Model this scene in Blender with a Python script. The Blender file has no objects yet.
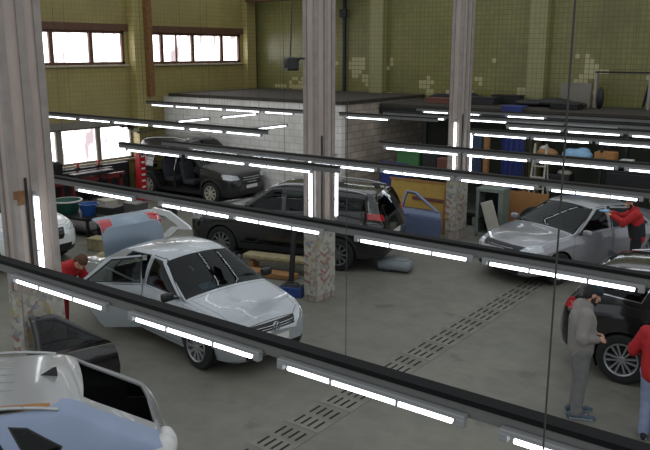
import bpy, bmesh, math, random
from mathutils import Vector, Matrix, noise as mnoise
random.seed(7)
PI = math.pi
SC = bpy.context.scene
COL = SC.collection
R = math.radians

# ---------------------------------------------------------------- camera, world, exposure
cam_d = bpy.data.cameras.new('camera')
cam = bpy.data.objects.new('camera', cam_d)
COL.objects.link(cam)
cam.location = (0, 0, 4.74)
cam.rotation_euler = (R(90 - 13.0), 0, R(37.1))
cam_d.sensor_fit = 'HORIZONTAL'
cam_d.sensor_width = 36.0
cam_d.lens = 36.0 * 756.0 / 650.0
cam_d.clip_end = 200
cam_d.clip_start = 0.05
SC.camera = cam

world = bpy.data.worlds.new('hall daylight')
SC.world = world
world.use_nodes = True
wbg = world.node_tree.nodes['Background']
wbg.inputs[0].default_value = (0.93, 0.97, 1.0, 1)
wbg.inputs[1].default_value = 0.68

SC.view_settings.view_transform = 'Standard'
SC.view_settings.look = 'None'
SC.view_settings.gamma = 1.0
SC.view_settings.exposure = 0.0
SC.view_settings.use_curve_mapping = False
TUBE_E = 5.5
WINDOW_E = 4.0

# ---------------------------------------------------------------- materials
def lin(c):
    return tuple(((v / 255) / 12.92 if v / 255 <= 0.04045 else ((v / 255 + 0.055) / 1.055) ** 2.4) for v in c)

def pm(name, rgb, rough=0.5, metal=0.0, coat=0.0, var=0.0, scale=6.0, bump=0.0, detail=4.0, spec=0.5, stretch=None):
    m = bpy.data.materials.new(name)
    m.use_nodes = True
    nt = m.node_tree
    b = nt.nodes['Principled BSDF']
    c = lin(rgb)
    b.inputs['Base Color'].default_value = (*c, 1)
    b.inputs['Roughness'].default_value = rough
    b.inputs['Metallic'].default_value = metal
    b.inputs['Coat Weight'].default_value = coat
    b.inputs['Coat Roughness'].default_value = 0.06
    b.inputs['Specular IOR Level'].default_value = spec
    if var or bump:
        tc = nt.nodes.new('ShaderNodeTexCoord')
        n = nt.nodes.new('ShaderNodeTexNoise')
        n.inputs['Scale'].default_value = scale
        n.inputs['Detail'].default_value = detail
        if stretch:
            mp = nt.nodes.new('ShaderNodeMapping')
            mp.inputs['Scale'].default_value = stretch
            nt.links.new(tc.outputs['Object'], mp.inputs[0])
            nt.links.new(mp.outputs[0], n.inputs['Vector'])
        else:
            nt.links.new(tc.outputs['Object'], n.inputs['Vector'])
        if var:
            r = nt.nodes.new('ShaderNodeValToRGB')
            r.color_ramp.elements[0].position = 0.3
            r.color_ramp.elements[1].position = 0.7
            r.color_ramp.elements[0].color = (*[max(0, v * (1 - var)) for v in c], 1)
            r.color_ramp.elements[1].color = (*[min(1, v * (1 + var)) for v in c], 1)
            nt.links.new(n.outputs['Fac'], r.inputs[0])
            nt.links.new(r.outputs[0], b.inputs['Base Color'])
        if bump:
            bp = nt.nodes.new('ShaderNodeBump')
            bp.inputs['Strength'].default_value = bump
            bp.inputs['Distance'].default_value = 0.02
            nt.links.new(n.outputs['Fac'], bp.inputs['Height'])
            nt.links.new(bp.outputs[0], b.inputs['Normal'])
    return m

def emit(name, rgb, strength):
    m = bpy.data.materials.new(name)
    m.use_nodes = True
    nt = m.node_tree
    nt.nodes.remove(nt.nodes['Principled BSDF'])
    e = nt.nodes.new('ShaderNodeEmission')
    e.inputs[0].default_value = (*lin(rgb), 1)
    e.inputs[1].default_value = strength
    nt.links.new(e.outputs[0], nt.nodes['Material Output'].inputs[0])
    return m

def glass_mat(name, tint, refl=0.06):
    m = bpy.data.materials.new(name)
    m.use_nodes = True
    nt = m.node_tree
    nt.nodes.remove(nt.nodes['Principled BSDF'])
    t = nt.nodes.new('ShaderNodeBsdfTransparent')
    t.inputs[0].default_value = (*tint, 1)
    g = nt.nodes.new('ShaderNodeBsdfGlossy')
    g.inputs['Roughness'].default_value = 0.03
    g.inputs['Color'].default_value = (0.9, 0.95, 0.95, 1)
    fr = nt.nodes.new('ShaderNodeFresnel')
    fr.inputs[0].default_value = 1.36
    mx = nt.nodes.new('ShaderNodeMixShader')
    nt.links.new(fr.outputs[0], mx.inputs[0])
    nt.links.new(t.outputs[0], mx.inputs[1])
    nt.links.new(g.outputs[0], mx.inputs[2])
    nt.links.new(mx.outputs[0], nt.nodes['Material Output'].inputs[0])
    return m

def wall_uv(nt, axis):
    """object coordinates turned so that the brick texture lies in the wall's own plane"""
    tc = nt.nodes.new('ShaderNodeTexCoord')
    sp = nt.nodes.new('ShaderNodeSeparateXYZ')
    cb = nt.nodes.new('ShaderNodeCombineXYZ')
    nt.links.new(tc.outputs['Object'], sp.inputs[0])
    nt.links.new(sp.outputs[axis], cb.inputs[0])
    nt.links.new(sp.outputs[2], cb.inputs[1])
    return tc, cb

def brick_mat(name, axis, rgb1, rgb2, grout, bw, bh, mortar, offset, rough=0.5, stain=None, stain_amt=0.5, pale_tiles=None, bump=0.3, varscale=0.6):
    m = bpy.data.materials.new(name)
    m.use_nodes = True
    nt = m.node_tree
    b = nt.nodes['Principled BSDF']
    b.inputs['Roughness'].default_value = rough
    tc, cb = wall_uv(nt, axis)
    br = nt.nodes.new('ShaderNodeTexBrick')
    br.offset = offset
    br.inputs['Color1'].default_value = (*lin(rgb1), 1)
    br.inputs['Color2'].default_value = (*lin(rgb2), 1)
    br.inputs['Mortar'].default_value = (*lin(grout), 1)
    br.inputs['Scale'].default_value = 1.0
    br.inputs['Brick Width'].default_value = bw
    br.inputs['Row Height'].default_value = bh
    br.inputs['Mortar Size'].default_value = mortar
    br.inputs['Mortar Smooth'].default_value = 0.2
    nt.links.new(cb.outputs[0], br.inputs['Vector'])
    out = br.outputs['Color']
    def mixin(col, fac_socket, blend='MIX'):
        nonlocal out
        mx = nt.nodes.new('ShaderNodeMix')
        mx.data_type = 'RGBA'
        mx.blend_type = blend
        nt.links.new(fac_socket, mx.inputs['Factor'])
        nt.links.new(out, mx.inputs['A'])
        mx.inputs['B'].default_value = (*col, 1)
        out = mx.outputs['Result']
    if stain:
        n = nt.nodes.new('ShaderNodeTexNoise')
        n.inputs['Scale'].default_value = varscale
        n.inputs['Detail'].default_value = 6
        nt.links.new(cb.outputs[0], n.inputs['Vector'])
        r = nt.nodes.new('ShaderNodeMapRange')
        r.inputs['From Min'].default_value = 0.42
        r.inputs['From Max'].default_value = 0.75
        r.inputs['To Max'].default_value = stain_amt
        nt.links.new(n.outputs['Fac'], r.inputs['Value'])
        mixin(lin(stain), r.outputs[0])
    if pale_tiles:                       # paler tiles scattered within a height band, whole tiles at a time
        z0, z1, rgb, thr = pale_tiles
        sn = nt.nodes.new('ShaderNodeVectorMath')
        sn.operation = 'SNAP'
        sn.inputs[1].default_value = (bw, bh, 1)
        nt.links.new(cb.outputs[0], sn.inputs[0])
        wn = nt.nodes.new('ShaderNodeTexNoise')
        wn.inputs['Scale'].default_value = 0.55
        wn.inputs['Detail'].default_value = 8
        wn.inputs['Roughness'].default_value = 0.75
        nt.links.new(sn.outputs[0], wn.inputs['Vector'])
        gt = nt.nodes.new('ShaderNodeMath')
        gt.operation = 'GREATER_THAN'
        gt.inputs[1].default_value = thr
        nt.links.new(wn.outputs['Fac'], gt.inputs[0])
        sp = nt.nodes.new('ShaderNodeSeparateXYZ')
        nt.links.new(cb.outputs[0], sp.inputs[0])
        lo = nt.nodes.new('ShaderNodeMath'); lo.operation = 'GREATER_THAN'; lo.inputs[1].default_value = z0
        hi = nt.nodes.new('ShaderNodeMath'); hi.operation = 'LESS_THAN'; hi.inputs[1].default_value = z1
        nt.links.new(sp.outputs[1], lo.inputs[0]); nt.links.new(sp.outputs[1], hi.inputs[0])
        a1 = nt.nodes.new('ShaderNodeMath'); a1.operation = 'MULTIPLY'
        a2 = nt.nodes.new('ShaderNodeMath'); a2.operation = 'MULTIPLY'
        nt.links.new(lo.outputs[0], a1.inputs[0]); nt.links.new(hi.outputs[0], a1.inputs[1])
        nt.links.new(a1.outputs[0], a2.inputs[0]); nt.links.new(gt.outputs[0], a2.inputs[1])
        inv = nt.nodes.new('ShaderNodeMath'); inv.operation = 'SUBTRACT'; inv.inputs[0].default_value = 1.0
        nt.links.new(br.outputs['Fac'], inv.inputs[1])
        a3 = nt.nodes.new('ShaderNodeMath'); a3.operation = 'MULTIPLY'
        nt.links.new(a2.outputs[0], a3.inputs[0]); nt.links.new(inv.outputs[0], a3.inputs[1])
        mixin(lin(rgb), a3.outputs[0])
    nt.links.new(out, b.inputs['Base Color'])
    bp = nt.nodes.new('ShaderNodeBump')
    bp.inputs['Strength'].default_value = bump
    bp.inputs['Distance'].default_value = 0.01
    bp.invert = True
    nt.links.new(br.outputs['Fac'], bp.inputs['Height'])
    nt.links.new(bp.outputs[0], b.inputs['Normal'])
    return m

def floor_mat():
    m = pm('concrete floor', (108, 107, 100), rough=0.55)
    nt = m.node_tree
    b = nt.nodes['Principled BSDF']
    tc = nt.nodes.new('ShaderNodeTexCoord')
    cols = []
    for sc, det, lo, hi in ((0.35, 5, 0.78, 1.18), (3.0, 8, 0.86, 1.12), (0.9, 10, 0.9, 1.1)):
        n = nt.nodes.new('ShaderNodeTexNoise')
        n.inputs['Scale'].default_value = sc
        n.inputs['Detail'].default_value = det
        n.inputs['Roughness'].default_value = 0.62
        nt.links.new(tc.outputs['Object'], n.inputs['Vector'])
        r = nt.nodes.new('ShaderNodeMapRange')
        r.inputs['From Min'].default_value = 0.3
        r.inputs['From Max'].default_value = 0.7
        r.inputs['To Min'].default_value = lo
        r.inputs['To Max'].default_value = hi
        nt.links.new(n.outputs['Fac'], r.inputs['Value'])
        cols.append(r.outputs[0])
    mu = nt.nodes.new('ShaderNodeMath'); mu.operation = 'MULTIPLY'
    nt.links.new(cols[0], mu.inputs[0]); nt.links.new(cols[1], mu.inputs[1])
    mu2 = nt.nodes.new('ShaderNodeMath'); mu2.operation = 'MULTIPLY'
    nt.links.new(mu.outputs[0], mu2.inputs[0]); nt.links.new(cols[2], mu2.inputs[1])
    # small dark oil spots
    v = nt.nodes.new('ShaderNodeTexNoise')
    v.inputs['Scale'].default_value = 1.7
    v.inputs['Detail'].default_value = 3
    nt.links.new(tc.outputs['Object'], v.inputs['Vector'])
    r2 = nt.nodes.new('ShaderNodeMapRange')
    r2.inputs['From Min'].default_value = 0.64
    r2.inputs['From Max'].default_value = 0.72
    r2.inputs['To Min'].default_value = 1.0
    r2.inputs['To Max'].default_value = 0.72
    nt.links.new(v.outputs['Fac'], r2.inputs['Value'])
    mu3 = nt.nodes.new('ShaderNodeMath'); mu3.operation = 'MULTIPLY'
    nt.links.new(mu2.outputs[0], mu3.inputs[0]); nt.links.new(r2.outputs[0], mu3.inputs[1])
    mx = nt.nodes.new('ShaderNodeMix'); mx.data_type = 'RGBA'; mx.blend_type = 'MULTIPLY'
    mx.inputs['Factor'].default_value = 1.0
    mx.inputs['A'].default_value = (*lin((116, 115, 105)), 1)
    nt.links.new(mu3.outputs[0], mx.inputs['B'])
    nt.links.new(mx.outputs['Result'], b.inputs['Base Color'])
    return m

def sticker_mat():
    """white paper covered in torn coloured stickers"""
    m = pm('sticker paper', (200, 196, 184), rough=0.6)
    nt = m.node_tree
    b = nt.nodes['Principled BSDF']
    tc = nt.nodes.new('ShaderNodeTexCoord')
    v = nt.nodes.new('ShaderNodeTexVoronoi')
    v.inputs['Scale'].default_value = 16
    nt.links.new(tc.outputs['Object'], v.inputs['Vector'])
    sp = nt.nodes.new('ShaderNodeSeparateColor')
    nt.links.new(v.outputs['Color'], sp.inputs[0])
    r = nt.nodes.new('ShaderNodeValToRGB')
    r.color_ramp.interpolation = 'CONSTANT'
    els = [(0, (168, 164, 154)), (0.36, (148, 143, 132)), (0.55, (176, 173, 166)), (0.72, (160, 146, 104)), (0.78, (122, 130, 140)), (0.85, (164, 160, 150)), (0.95, (146, 118, 110))]
    while len(r.color_ramp.elements) < len(els):
        r.color_ramp.elements.new(0.5)
    for e, (p, c) in zip(r.color_ramp.elements, els):
        e.position = p
        e.color = (*lin(c), 1)
    nt.links.new(sp.outputs[0], r.inputs[0])
    nt.links.new(r.outputs[0], b.inputs['Base Color'])
    return m

M = {}
M['floor'] = floor_mat()
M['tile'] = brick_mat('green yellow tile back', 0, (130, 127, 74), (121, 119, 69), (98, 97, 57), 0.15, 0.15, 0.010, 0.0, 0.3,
                      stain=(86, 84, 54), stain_amt=0.6, pale_tiles=(3.25, 4.7, (176, 168, 126), 0.555))
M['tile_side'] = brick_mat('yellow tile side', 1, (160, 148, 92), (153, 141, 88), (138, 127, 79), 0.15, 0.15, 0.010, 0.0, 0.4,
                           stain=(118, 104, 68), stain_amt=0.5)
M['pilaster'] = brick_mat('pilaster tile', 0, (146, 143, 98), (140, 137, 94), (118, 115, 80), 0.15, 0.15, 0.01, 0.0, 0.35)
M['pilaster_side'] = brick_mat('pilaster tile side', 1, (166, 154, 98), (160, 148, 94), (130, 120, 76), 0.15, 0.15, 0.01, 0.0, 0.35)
M['white_block'] = brick_mat('white painted block', 0, (240, 239, 234), (232, 231, 226), (204, 201, 194), 0.42, 0.21, 0.012, 0.5, 0.7,
                             stain=(180, 174, 164), stain_amt=0.5, varscale=1.2)
M['grey_block'] = brick_mat('bare cinder block', 1, (196, 182, 166), (172, 160, 146), (140, 132, 122), 0.42, 0.21, 0.014, 0.5, 0.85,
                            stain=(96, 86, 76), stain_amt=0.6, varscale=1.0)
M['plaster'] = pm('grey plaster', (120, 116, 106), 0.8, var=0.15, scale=2)
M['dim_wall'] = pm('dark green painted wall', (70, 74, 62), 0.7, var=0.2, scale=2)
M['slab'] = pm('dusty concrete slab', (58, 53, 46), 0.8, var=0.2, scale=3, bump=0.2)
M['brown_frame'] = pm('brown window frame', (92, 62, 46), 0.5, var=0.15, scale=9)
M['sill'] = pm('pale window sill', (170, 160, 136), 0.6, var=0.1)
M['concrete_col'] = pm('grey painted concrete column', (176, 162, 154), 0.7, var=0.14, scale=3.5, bump=0.25, stretch=(1, 1, 0.35))
M['steel_angle'] = pm('dull steel angle', (150, 142, 136), 0.6, 0.0, var=0.12, scale=5)
M['rust'] = pm('rusty patch', (120, 84, 48), 0.8, var=0.4, scale=12)
M['rail_face'] = pm('grey rail face', (108, 108, 107), 0.45, 0.2, var=0.06, scale=3)
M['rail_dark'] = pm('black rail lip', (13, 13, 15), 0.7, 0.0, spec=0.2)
M['rail_grey'] = pm('dark grey rail lip', (46, 44, 42), 0.8, 0.0, spec=0.2)  # greyer lip for the rails farther back
M['housing'] = pm('grey lamp housing', (140, 142, 143), 0.45, 0.1)
M['tube'] = emit('fluorescent tube', (244, 250, 255), TUBE_E)
M['wire'] = pm('wire', (52, 50, 46), 0.6)
M['sticker'] = sticker_mat()
M['red_print'] = pm('red print', (146, 108, 102), 0.6, var=0.2, scale=20)
M['dark_slot'] = pm('drain dark', (26, 25, 24), 0.9)
M['drain_frame'] = pm('drain concrete', (116, 115, 108), 0.6, 0.0, var=0.2, scale=8)
M['black_plastic'] = pm('black plastic', (20, 20, 22), 0.45)
M['dark_plastic'] = pm('charcoal plastic', (38, 38, 40), 0.55, var=0.1)
M['tyre'] = pm('tyre rubber', (24, 24, 25), 0.75, var=0.15, scale=20)
M['alloy'] = pm('alloy rim', (166, 168, 172), 0.3, 0.75)
M['dark_alloy'] = pm('dull rim', (110, 112, 114), 0.4, 0.6)
M['chrome'] = pm('chrome', (210, 212, 216), 0.12, 1.0)
M['cabin'] = pm('dark cabin lining', (26, 26, 28), 0.8)
M['cabin_grey'] = pm('grey cabin trim', (120, 122, 130), 0.7, var=0.05)
M['seat_cloth'] = pm('grey seat cloth', (60, 62, 68), 0.9, var=0.1, scale=20)
M['seat_cover'] = pm('lilac white seat cover', (196, 198, 216), 0.7, var=0.06, scale=8)
M['glass'] = glass_mat('car glass', (0.30, 0.35, 0.34))
M['dark_glass'] = glass_mat('dark tinted glass', (0.10, 0.11, 0.12))
M['clear_plastic'] = glass_mat('milky plastic', (0.75, 0.78, 0.80))
M['lamp_glass'] = pm('headlamp lens', (186, 192, 198), 0.08, 0.4, 1.0)
M['red_lens'] = pm('red lamp lens', (176, 22, 34), 0.12, 0.0, 1.0)
M['seam'] = pm('panel gap', (14, 14, 15), 0.8)
M['plate'] = pm('white plate', (214, 214, 210), 0.4)
M['silver'] = pm('silver blue paint', (170, 177, 182), 0.28, 0.35, 0.8)
M['silver2'] = pm('silver grey paint', (146, 148, 154), 0.28, 0.4, 0.8)
M['silver3'] = pm('dusty silver paint', (160, 161, 161), 0.34, 0.3, 0.5, var=0.03, scale=2)
M['primer'] = pm('blue grey primer', (142, 156, 182), 0.6, var=0.04, scale=3)
M['lid_reflect'] = pm('silver paint with dark reflection', (132, 148, 164), 0.32, 0.4, 0.5)  # silver lid, its darker bluish reflection put into the colour
M['black_paint'] = pm('black paint', (10, 11, 13), 0.2, 0.0, 1.0)
M['dark_grey_paint'] = pm('dark grey paint', (44, 46, 48), 0.28, 0.4, 0.8)
M['black2'] = pm('black metallic paint', (9, 9, 11), 0.18, 0.0, 0.8)
M['white_paint'] = pm('white paint', (222, 226, 226), 0.3, 0.0, 0.6)
M['blue_door'] = pm('blue grey door paint', (104, 118, 150), 0.32, 0.4, 0.6)
M['red_paint'] = pm('red paint', (178, 28, 34), 0.4, 0.0, 0.3)
M['red_cloth'] = pm('red cloth', (172, 34, 38), 0.85, var=0.12, scale=18, bump=0.2)
M['red_trousers'] = pm('red work trousers', (150, 24, 32), 0.85, var=0.1, scale=14, bump=0.2)
M['dark_cloth'] = pm('dark cloth', (36, 36, 42), 0.9, var=0.12, scale=16, bump=0.2)
M['grey_cloth'] = pm('grey jacket cloth', (134, 130, 126), 0.9, var=0.08, scale=14, bump=0.25)
M['slate_cloth'] = pm('grey trousers cloth', (112, 112, 112), 0.9, var=0.1, scale=12, bump=0.25)
M['jeans'] = pm('pale blue jeans', (132, 142, 172), 0.9, var=0.14, scale=9, bump=0.25)
M['skin'] = pm('skin', (188, 142, 120), 0.6, var=0.05, scale=20)
M['hair'] = pm('dark hair', (38, 28, 24), 0.8, var=0.3, scale=60, bump=0.4)
M['brown_hair'] = pm('brown hair', (86, 58, 40), 0.8, var=0.3, scale=60, bump=0.4)
M['cap_cloth'] = pm('dark teal cap cloth', (28, 40, 46), 0.85, var=0.1, scale=20)
M['eye_white'] = pm('eye white', (220, 216, 210), 0.3)
M['shoe'] = pm('blue grey shoe', (70, 84, 98), 0.7, var=0.1)
M['sole'] = pm('pale sole', (120, 132, 142), 0.7)
M['yellow_board'] = pm('yellow board', (182, 150, 74), 0.7, var=0.1, scale=4)
M['brown_board'] = pm('brown board', (158, 112, 66), 0.75, var=0.12, scale=4)
M['wood'] = pm('raw wood', (150, 108, 68), 0.75, var=0.2, scale=5, stretch=(1, 1, 6))
M['rosewood'] = pm('brown strip', (110, 68, 58), 0.6)
M['blue_sheet'] = pm('blue sheet', (40, 52, 116), 0.6, var=0.15, scale=5)
M['teal_sheet'] = pm('slate blue sheet', (58, 76, 104), 0.6, var=0.12, scale=5)
M['green_box'] = pm('green plastic box', (66, 120, 70), 0.5, var=0.1)
M['cardboard'] = pm('cardboard', (164, 116, 66), 0.85, var=0.1, scale=6)
M['white_box'] = pm('white carton', (210, 210, 206), 0.6)
M['blue_bag'] = pm('pale blue plastic bag', (130, 172, 206), 0.35, var=0.15, scale=10, bump=0.4)
M['aluminium'] = pm('aluminium', (176, 178, 178), 0.35, 0.7)
M['green_tub'] = pm('dark green tub', (38, 88, 74), 0.45)
M['blue_bucket'] = pm('blue bucket', (34, 82, 150), 0.45)
M['grey_green'] = pm('grey green cabinet', (118, 130, 122), 0.5, var=0.08)
M['off_white'] = pm('off white panel', (176, 172, 160), 0.6, var=0.08)
M['grey_metal'] = pm('grey metal', (108, 110, 110), 0.45, 0.5, var=0.1)
M['dark_metal'] = pm('dark metal', (46, 46, 48), 0.5, 0.5, var=0.2, scale=9)
M['oil_red'] = pm('dark red frame paint', (104, 34, 34), 0.5, var=0.25, scale=7)
M['toolbox_blue'] = pm('blue toolbox', (44, 70, 132), 0.5)
M['sacking'] = pm('pale sacking', (150, 140, 108), 0.9, var=0.25, scale=10, bump=0.3)
M['paper'] = pm('masking paper', (206, 206, 204), 0.8, var=0.06, scale=12, bump=0.4)
M['grey_bumper'] = pm('grey bumper plastic', (120, 128, 132), 0.5, var=0.08)

# ---------------------------------------------------------------- building helpers
def thing(name, label, cat, loc=(0, 0, 0), rz=0.0, group=None, rot=None):
    o = bpy.data.objects.new(name, None)
    COL.objects.link(o)
    o.empty_display_size = 0.1
    o.location = loc
    o.rotation_euler = rot if rot else (0, 0, rz)
    o['label'] = label
    o['category'] = cat
    if group:
        o['group'] = group
    return o

def tag(o, label, cat, group=None):
    o['label'] = label
    o['category'] = cat
    if group:
        o['group'] = group
    return o

def finish(me, smooth=None):
    if smooth:
        me.shade_smooth()
        me.set_sharp_from_angle(angle=R(smooth))

def link(name, me, parent=None, loc=None, rz=None, rot=None):
    o = bpy.data.objects.new(name, me)
    COL.objects.link(o)
    if parent:
        o.parent = parent
    if loc:
        o.location = loc
    if rot:
        o.rotation_euler = rot
    elif rz is not None:
        o.rotation_euler = (0, 0, rz)
    return o

class MB:
    """collects shapes into one mesh with material slots"""
    def __init__(s):
        s.v = []; s.f = []; s.mi = []; s.mats = []
    def _m(s, m):
        if m not in s.mats:
            s.mats.append(m)
        return s.mats.index(m)
    def add(s, vs, fs, m):
        k = len(s.v); i = s._m(m)
        s.v += [tuple(v) for v in vs]
        s.f += [tuple(k + a for a in f) for f in fs]
        s.mi += [i] * len(fs)
        return s
    def box(s, c, d, m, rot=None, bev=0.0):
        x, y, z = d[0] / 2, d[1] / 2, d[2] / 2
        if bev <= 0:
            vs = [Vector((a * x, b * y, e * z)) for a in (-1, 1) for b in (-1, 1) for e in (-1, 1)]
            fs = [(0, 1, 3, 2), (4, 6, 7, 5), (0, 4, 5, 1), (2, 3, 7, 6), (0, 2, 6, 4), (1, 5, 7, 3)]
        else:
            bm = bmesh.new()
            bmesh.ops.create_cube(bm, size=1)
            for v in bm.verts:
                v.co = Vector((v.co.x * d[0], v.co.y * d[1], v.co.z * d[2]))
            bmesh.ops.bevel(bm, geom=bm.edges[:], offset=bev, segments=2, affect='EDGES', profile=0.5)
            bm.verts.index_update()
            vs = [v.co.copy() for v in bm.verts]
            fs = [tuple(v.index for v in f.verts) for f in bm.faces]
            bm.free()
        Mx = rot if isinstance(rot, Matrix) else (Matrix.Identity(3) if rot is None else Matrix.Rotation(rot, 3, 'Z'))
        c = Vector(c)
        return s.add([Mx @ v + c for v in vs], fs, m)
    def tube(s, pts, r, m, n=8, caps=True):
        pts = [Vector(p) for p in pts]
        rs = r if isinstance(r, (list, tuple)) else [r] * len(pts)
        vs = []; fs = []
        up = None
        for i, p in enumerate(pts):
            t = (pts[min(i + 1, len(pts) - 1)] - pts[max(i - 1, 0)]).normalized()
            if up is None:
                a = Vector((0, 0, 1)) if abs(t.z) < 0.9 else Vector((1, 0, 0))
                up = t.cross(a).normalized()
            up = (up - t * up.dot(t)).normalized()
            w = t.cross(up)
            for k in range(n):
                an = 2 * PI * k / n
                vs.append(p + (up * math.cos(an) + w * math.sin(an)) * rs[i])
        for i in range(len(pts) - 1):
            for k in range(n):
                fs.append((i * n + k, i * n + (k + 1) % n, (i + 1) * n + (k + 1) % n, (i + 1) * n + k))
        if caps:
            fs.append(tuple(range(n))[::-1])
            fs.append(tuple((len(pts) - 1) * n + k for k in range(n)))
        return s.add(vs, fs, m)
    def lathe(s, prof, m, c=(0, 0, 0), axis='z', n=24, close=True):
        """prof: (radius, height) list"""
        vs = []; fs = []
        for (r, h) in prof:
            for k in range(n):
                a = 2 * PI * k / n
                p = (r * math.cos(a), r * math.sin(a), h)
                if axis == 'y':
                    p = (p[0], p[2], p[1])
                elif axis == 'x':
                    p = (p[2], p[0], p[1])
                vs.append(Vector(p) + Vector(c))
        for i in range(len(prof) - 1):
            for k in range(n):
                fs.append((i * n + k, i * n + (k + 1) % n, (i + 1) * n + (k + 1) % n, (i + 1) * n + k))
        if close:
            fs.append(tuple(range(n)))
            fs.append(tuple((len(prof) - 1) * n + k for k in range(n)))
        return s.add(vs, fs, m)
    def prism(s, poly, d0, d1, m, axis='y'):
        """poly in the plane across axis, pulled from d0 to d1"""
        def P(a, b, d):
            return (a, d, b) if axis == 'y' else ((d, a, b) if axis == 'x' else (a, b, d))
        n = len(poly)
        vs = [P(a, b, d0) for a, b in poly] + [P(a, b, d1) for a, b in poly]
        fs = [tuple(range(n)), tuple(range(n, 2 * n))[::-1]] + [(i, (i + 1) % n, n + (i + 1) % n, n + i) for i in range(n)]
        return s.add(vs, fs, m)
    def ball(s, c, r, m, seg=16, rings=10, Mx=None):
        if not isinstance(r, (tuple, list)):
            r = (r, r, r)
        vs = []; fs = []
        Mx = Mx or Matrix.Identity(3)
        c = Vector(c)
        for i in range(rings + 1):
            th = PI * i / rings
            for k in range(seg):
                ph = 2 * PI * k / seg
                vs.append(Mx @ Vector((r[0] * math.sin(th) * math.cos(ph), r[1] * math.sin(th) * math.sin(ph), r[2] * math.cos(th))) + c)
        for i in range(rings):
            for k in range(seg):
                fs.append((i * seg + k, (i + 1) * seg + k, (i + 1) * seg + (k + 1) % seg, i * seg + (k + 1) % seg))
        return s.add(vs, fs, m)
    def mesh(s, name, smooth=None, fix=True):
        me = bpy.data.meshes.new(name)
        me.from_pydata(s.v, [], s.f)
        for m in s.mats:
            me.materials.append(m)
        me.polygons.foreach_set('material_index', s.mi)
        if fix:
            bm = bmesh.new(); bm.from_mesh(me)
            bmesh.ops.remove_doubles(bm, verts=bm.verts, dist=1e-5)
            bmesh.ops.recalc_face_normals(bm, faces=bm.faces)
            bm.to_mesh(me); bm.free()
        finish(me, smooth)
        return me
    def build(s, name, parent=None, smooth=None, loc=None, rz=None, rot=None):
        return link(name, s.mesh(name, smooth), parent, loc, rz, rot)

def struct(o):
    o['kind'] = 'structure'
    return o

# ================================================================ THE HALL
WX, BY, TOP = -21.2, 23.25, 7.4
floor_mb = MB().box((-8.0, 9.0, -0.1), (30.0, 32.0, 0.2), M['floor'])
struct(floor_mb.build('floor'))

def wall_with_holes(name, axis, fixed, thick, a0, a1, z0, z1, holes, m):
    """wall in the plane axis=fixed, cut by rectangular holes (a0,a1,z0,z1)"""
    As = sorted({a0, a1, *[h[0] for h in holes], *[h[1] for h in holes]})
    Zs = sorted({z0, z1, *[h[2] for h in holes], *[h[3] for h in holes]})
    b = MB()
    for i in range(len(As) - 1):
        for j in range(len(Zs) - 1):
            ca, cz = (As[i] + As[i + 1]) / 2, (Zs[j] + Zs[j + 1]) / 2
            if any(h[0] < ca < h[1] and h[2] < cz < h[3] for h in holes):
                continue
            if axis == 'x':
                b.box((fixed, ca, cz), (thick, As[i + 1] - As[i], Zs[j + 1] - Zs[j]), m)
            else:
                b.box((ca, fixed, cz), (As[i + 1] - As[i], thick, Zs[j + 1] - Zs[j]), m)
    return struct(b.build(name))

# window wall on the left, two rows of windows
UP = [(12.0, 16.83, 4.28, 5.38), (17.75, 22.5, 4.27, 5.36)]
LOW = [(12.0, 16.95, 1.1, 2.28)]
wall_with_holes('wall_left', 'x', WX - 0.15, 0.3, 1.0, BY + 0.3, 0, TOP, UP + LOW, M['tile_side'])
struct(MB().box(((WX + 7.0) / 2, BY + 0.15, TOP / 2), (7.0 - WX, 0.3, TOP), M['tile']).build('wall_back'))

def window_pane_mat():
    m = bpy.data.materials.new('bright daylight through the pane')
    m.use_nodes = True
    nt = m.node_tree
    nt.nodes.remove(nt.nodes['Principled BSDF'])
    e = nt.nodes.new('ShaderNodeEmission')
    tc = nt.nodes.new('ShaderNodeTexCoord')
    n = nt.nodes.new('ShaderNodeTexNoise')
    n.inputs['Scale'].default_value = 1.6
    n.inputs['Detail'].default_value = 6
    mp = nt.nodes.new('ShaderNodeMapping')
    mp.inputs['Scale'].default_value = (1, 1.6, 0.5)
    nt.links.new(tc.outputs['Object'], mp.inputs[0])
    nt.links.new(mp.outputs[0], n.inputs['Vector'])
    r = nt.nodes.new('ShaderNodeValToRGB')
    r.color_ramp.elements[0].position = 0.36
    r.color_ramp.elements[0].color = (*lin((126, 115, 118)), 1)
    r.color_ramp.elements[1].position = 0.56
    r.color_ramp.elements[1].color = (1, 0.97, 0.97, 1)
    nt.links.new(n.outputs['Fac'], r.inputs[0])
    nt.links.new(r.outputs[0], e.inputs[0])
    e.inputs[1].default_value = WINDOW_E
    nt.links.new(e.outputs[0], nt.nodes['Material Output'].inputs[0])
    return m
M['pane'] = window_pane_mat()

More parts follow.
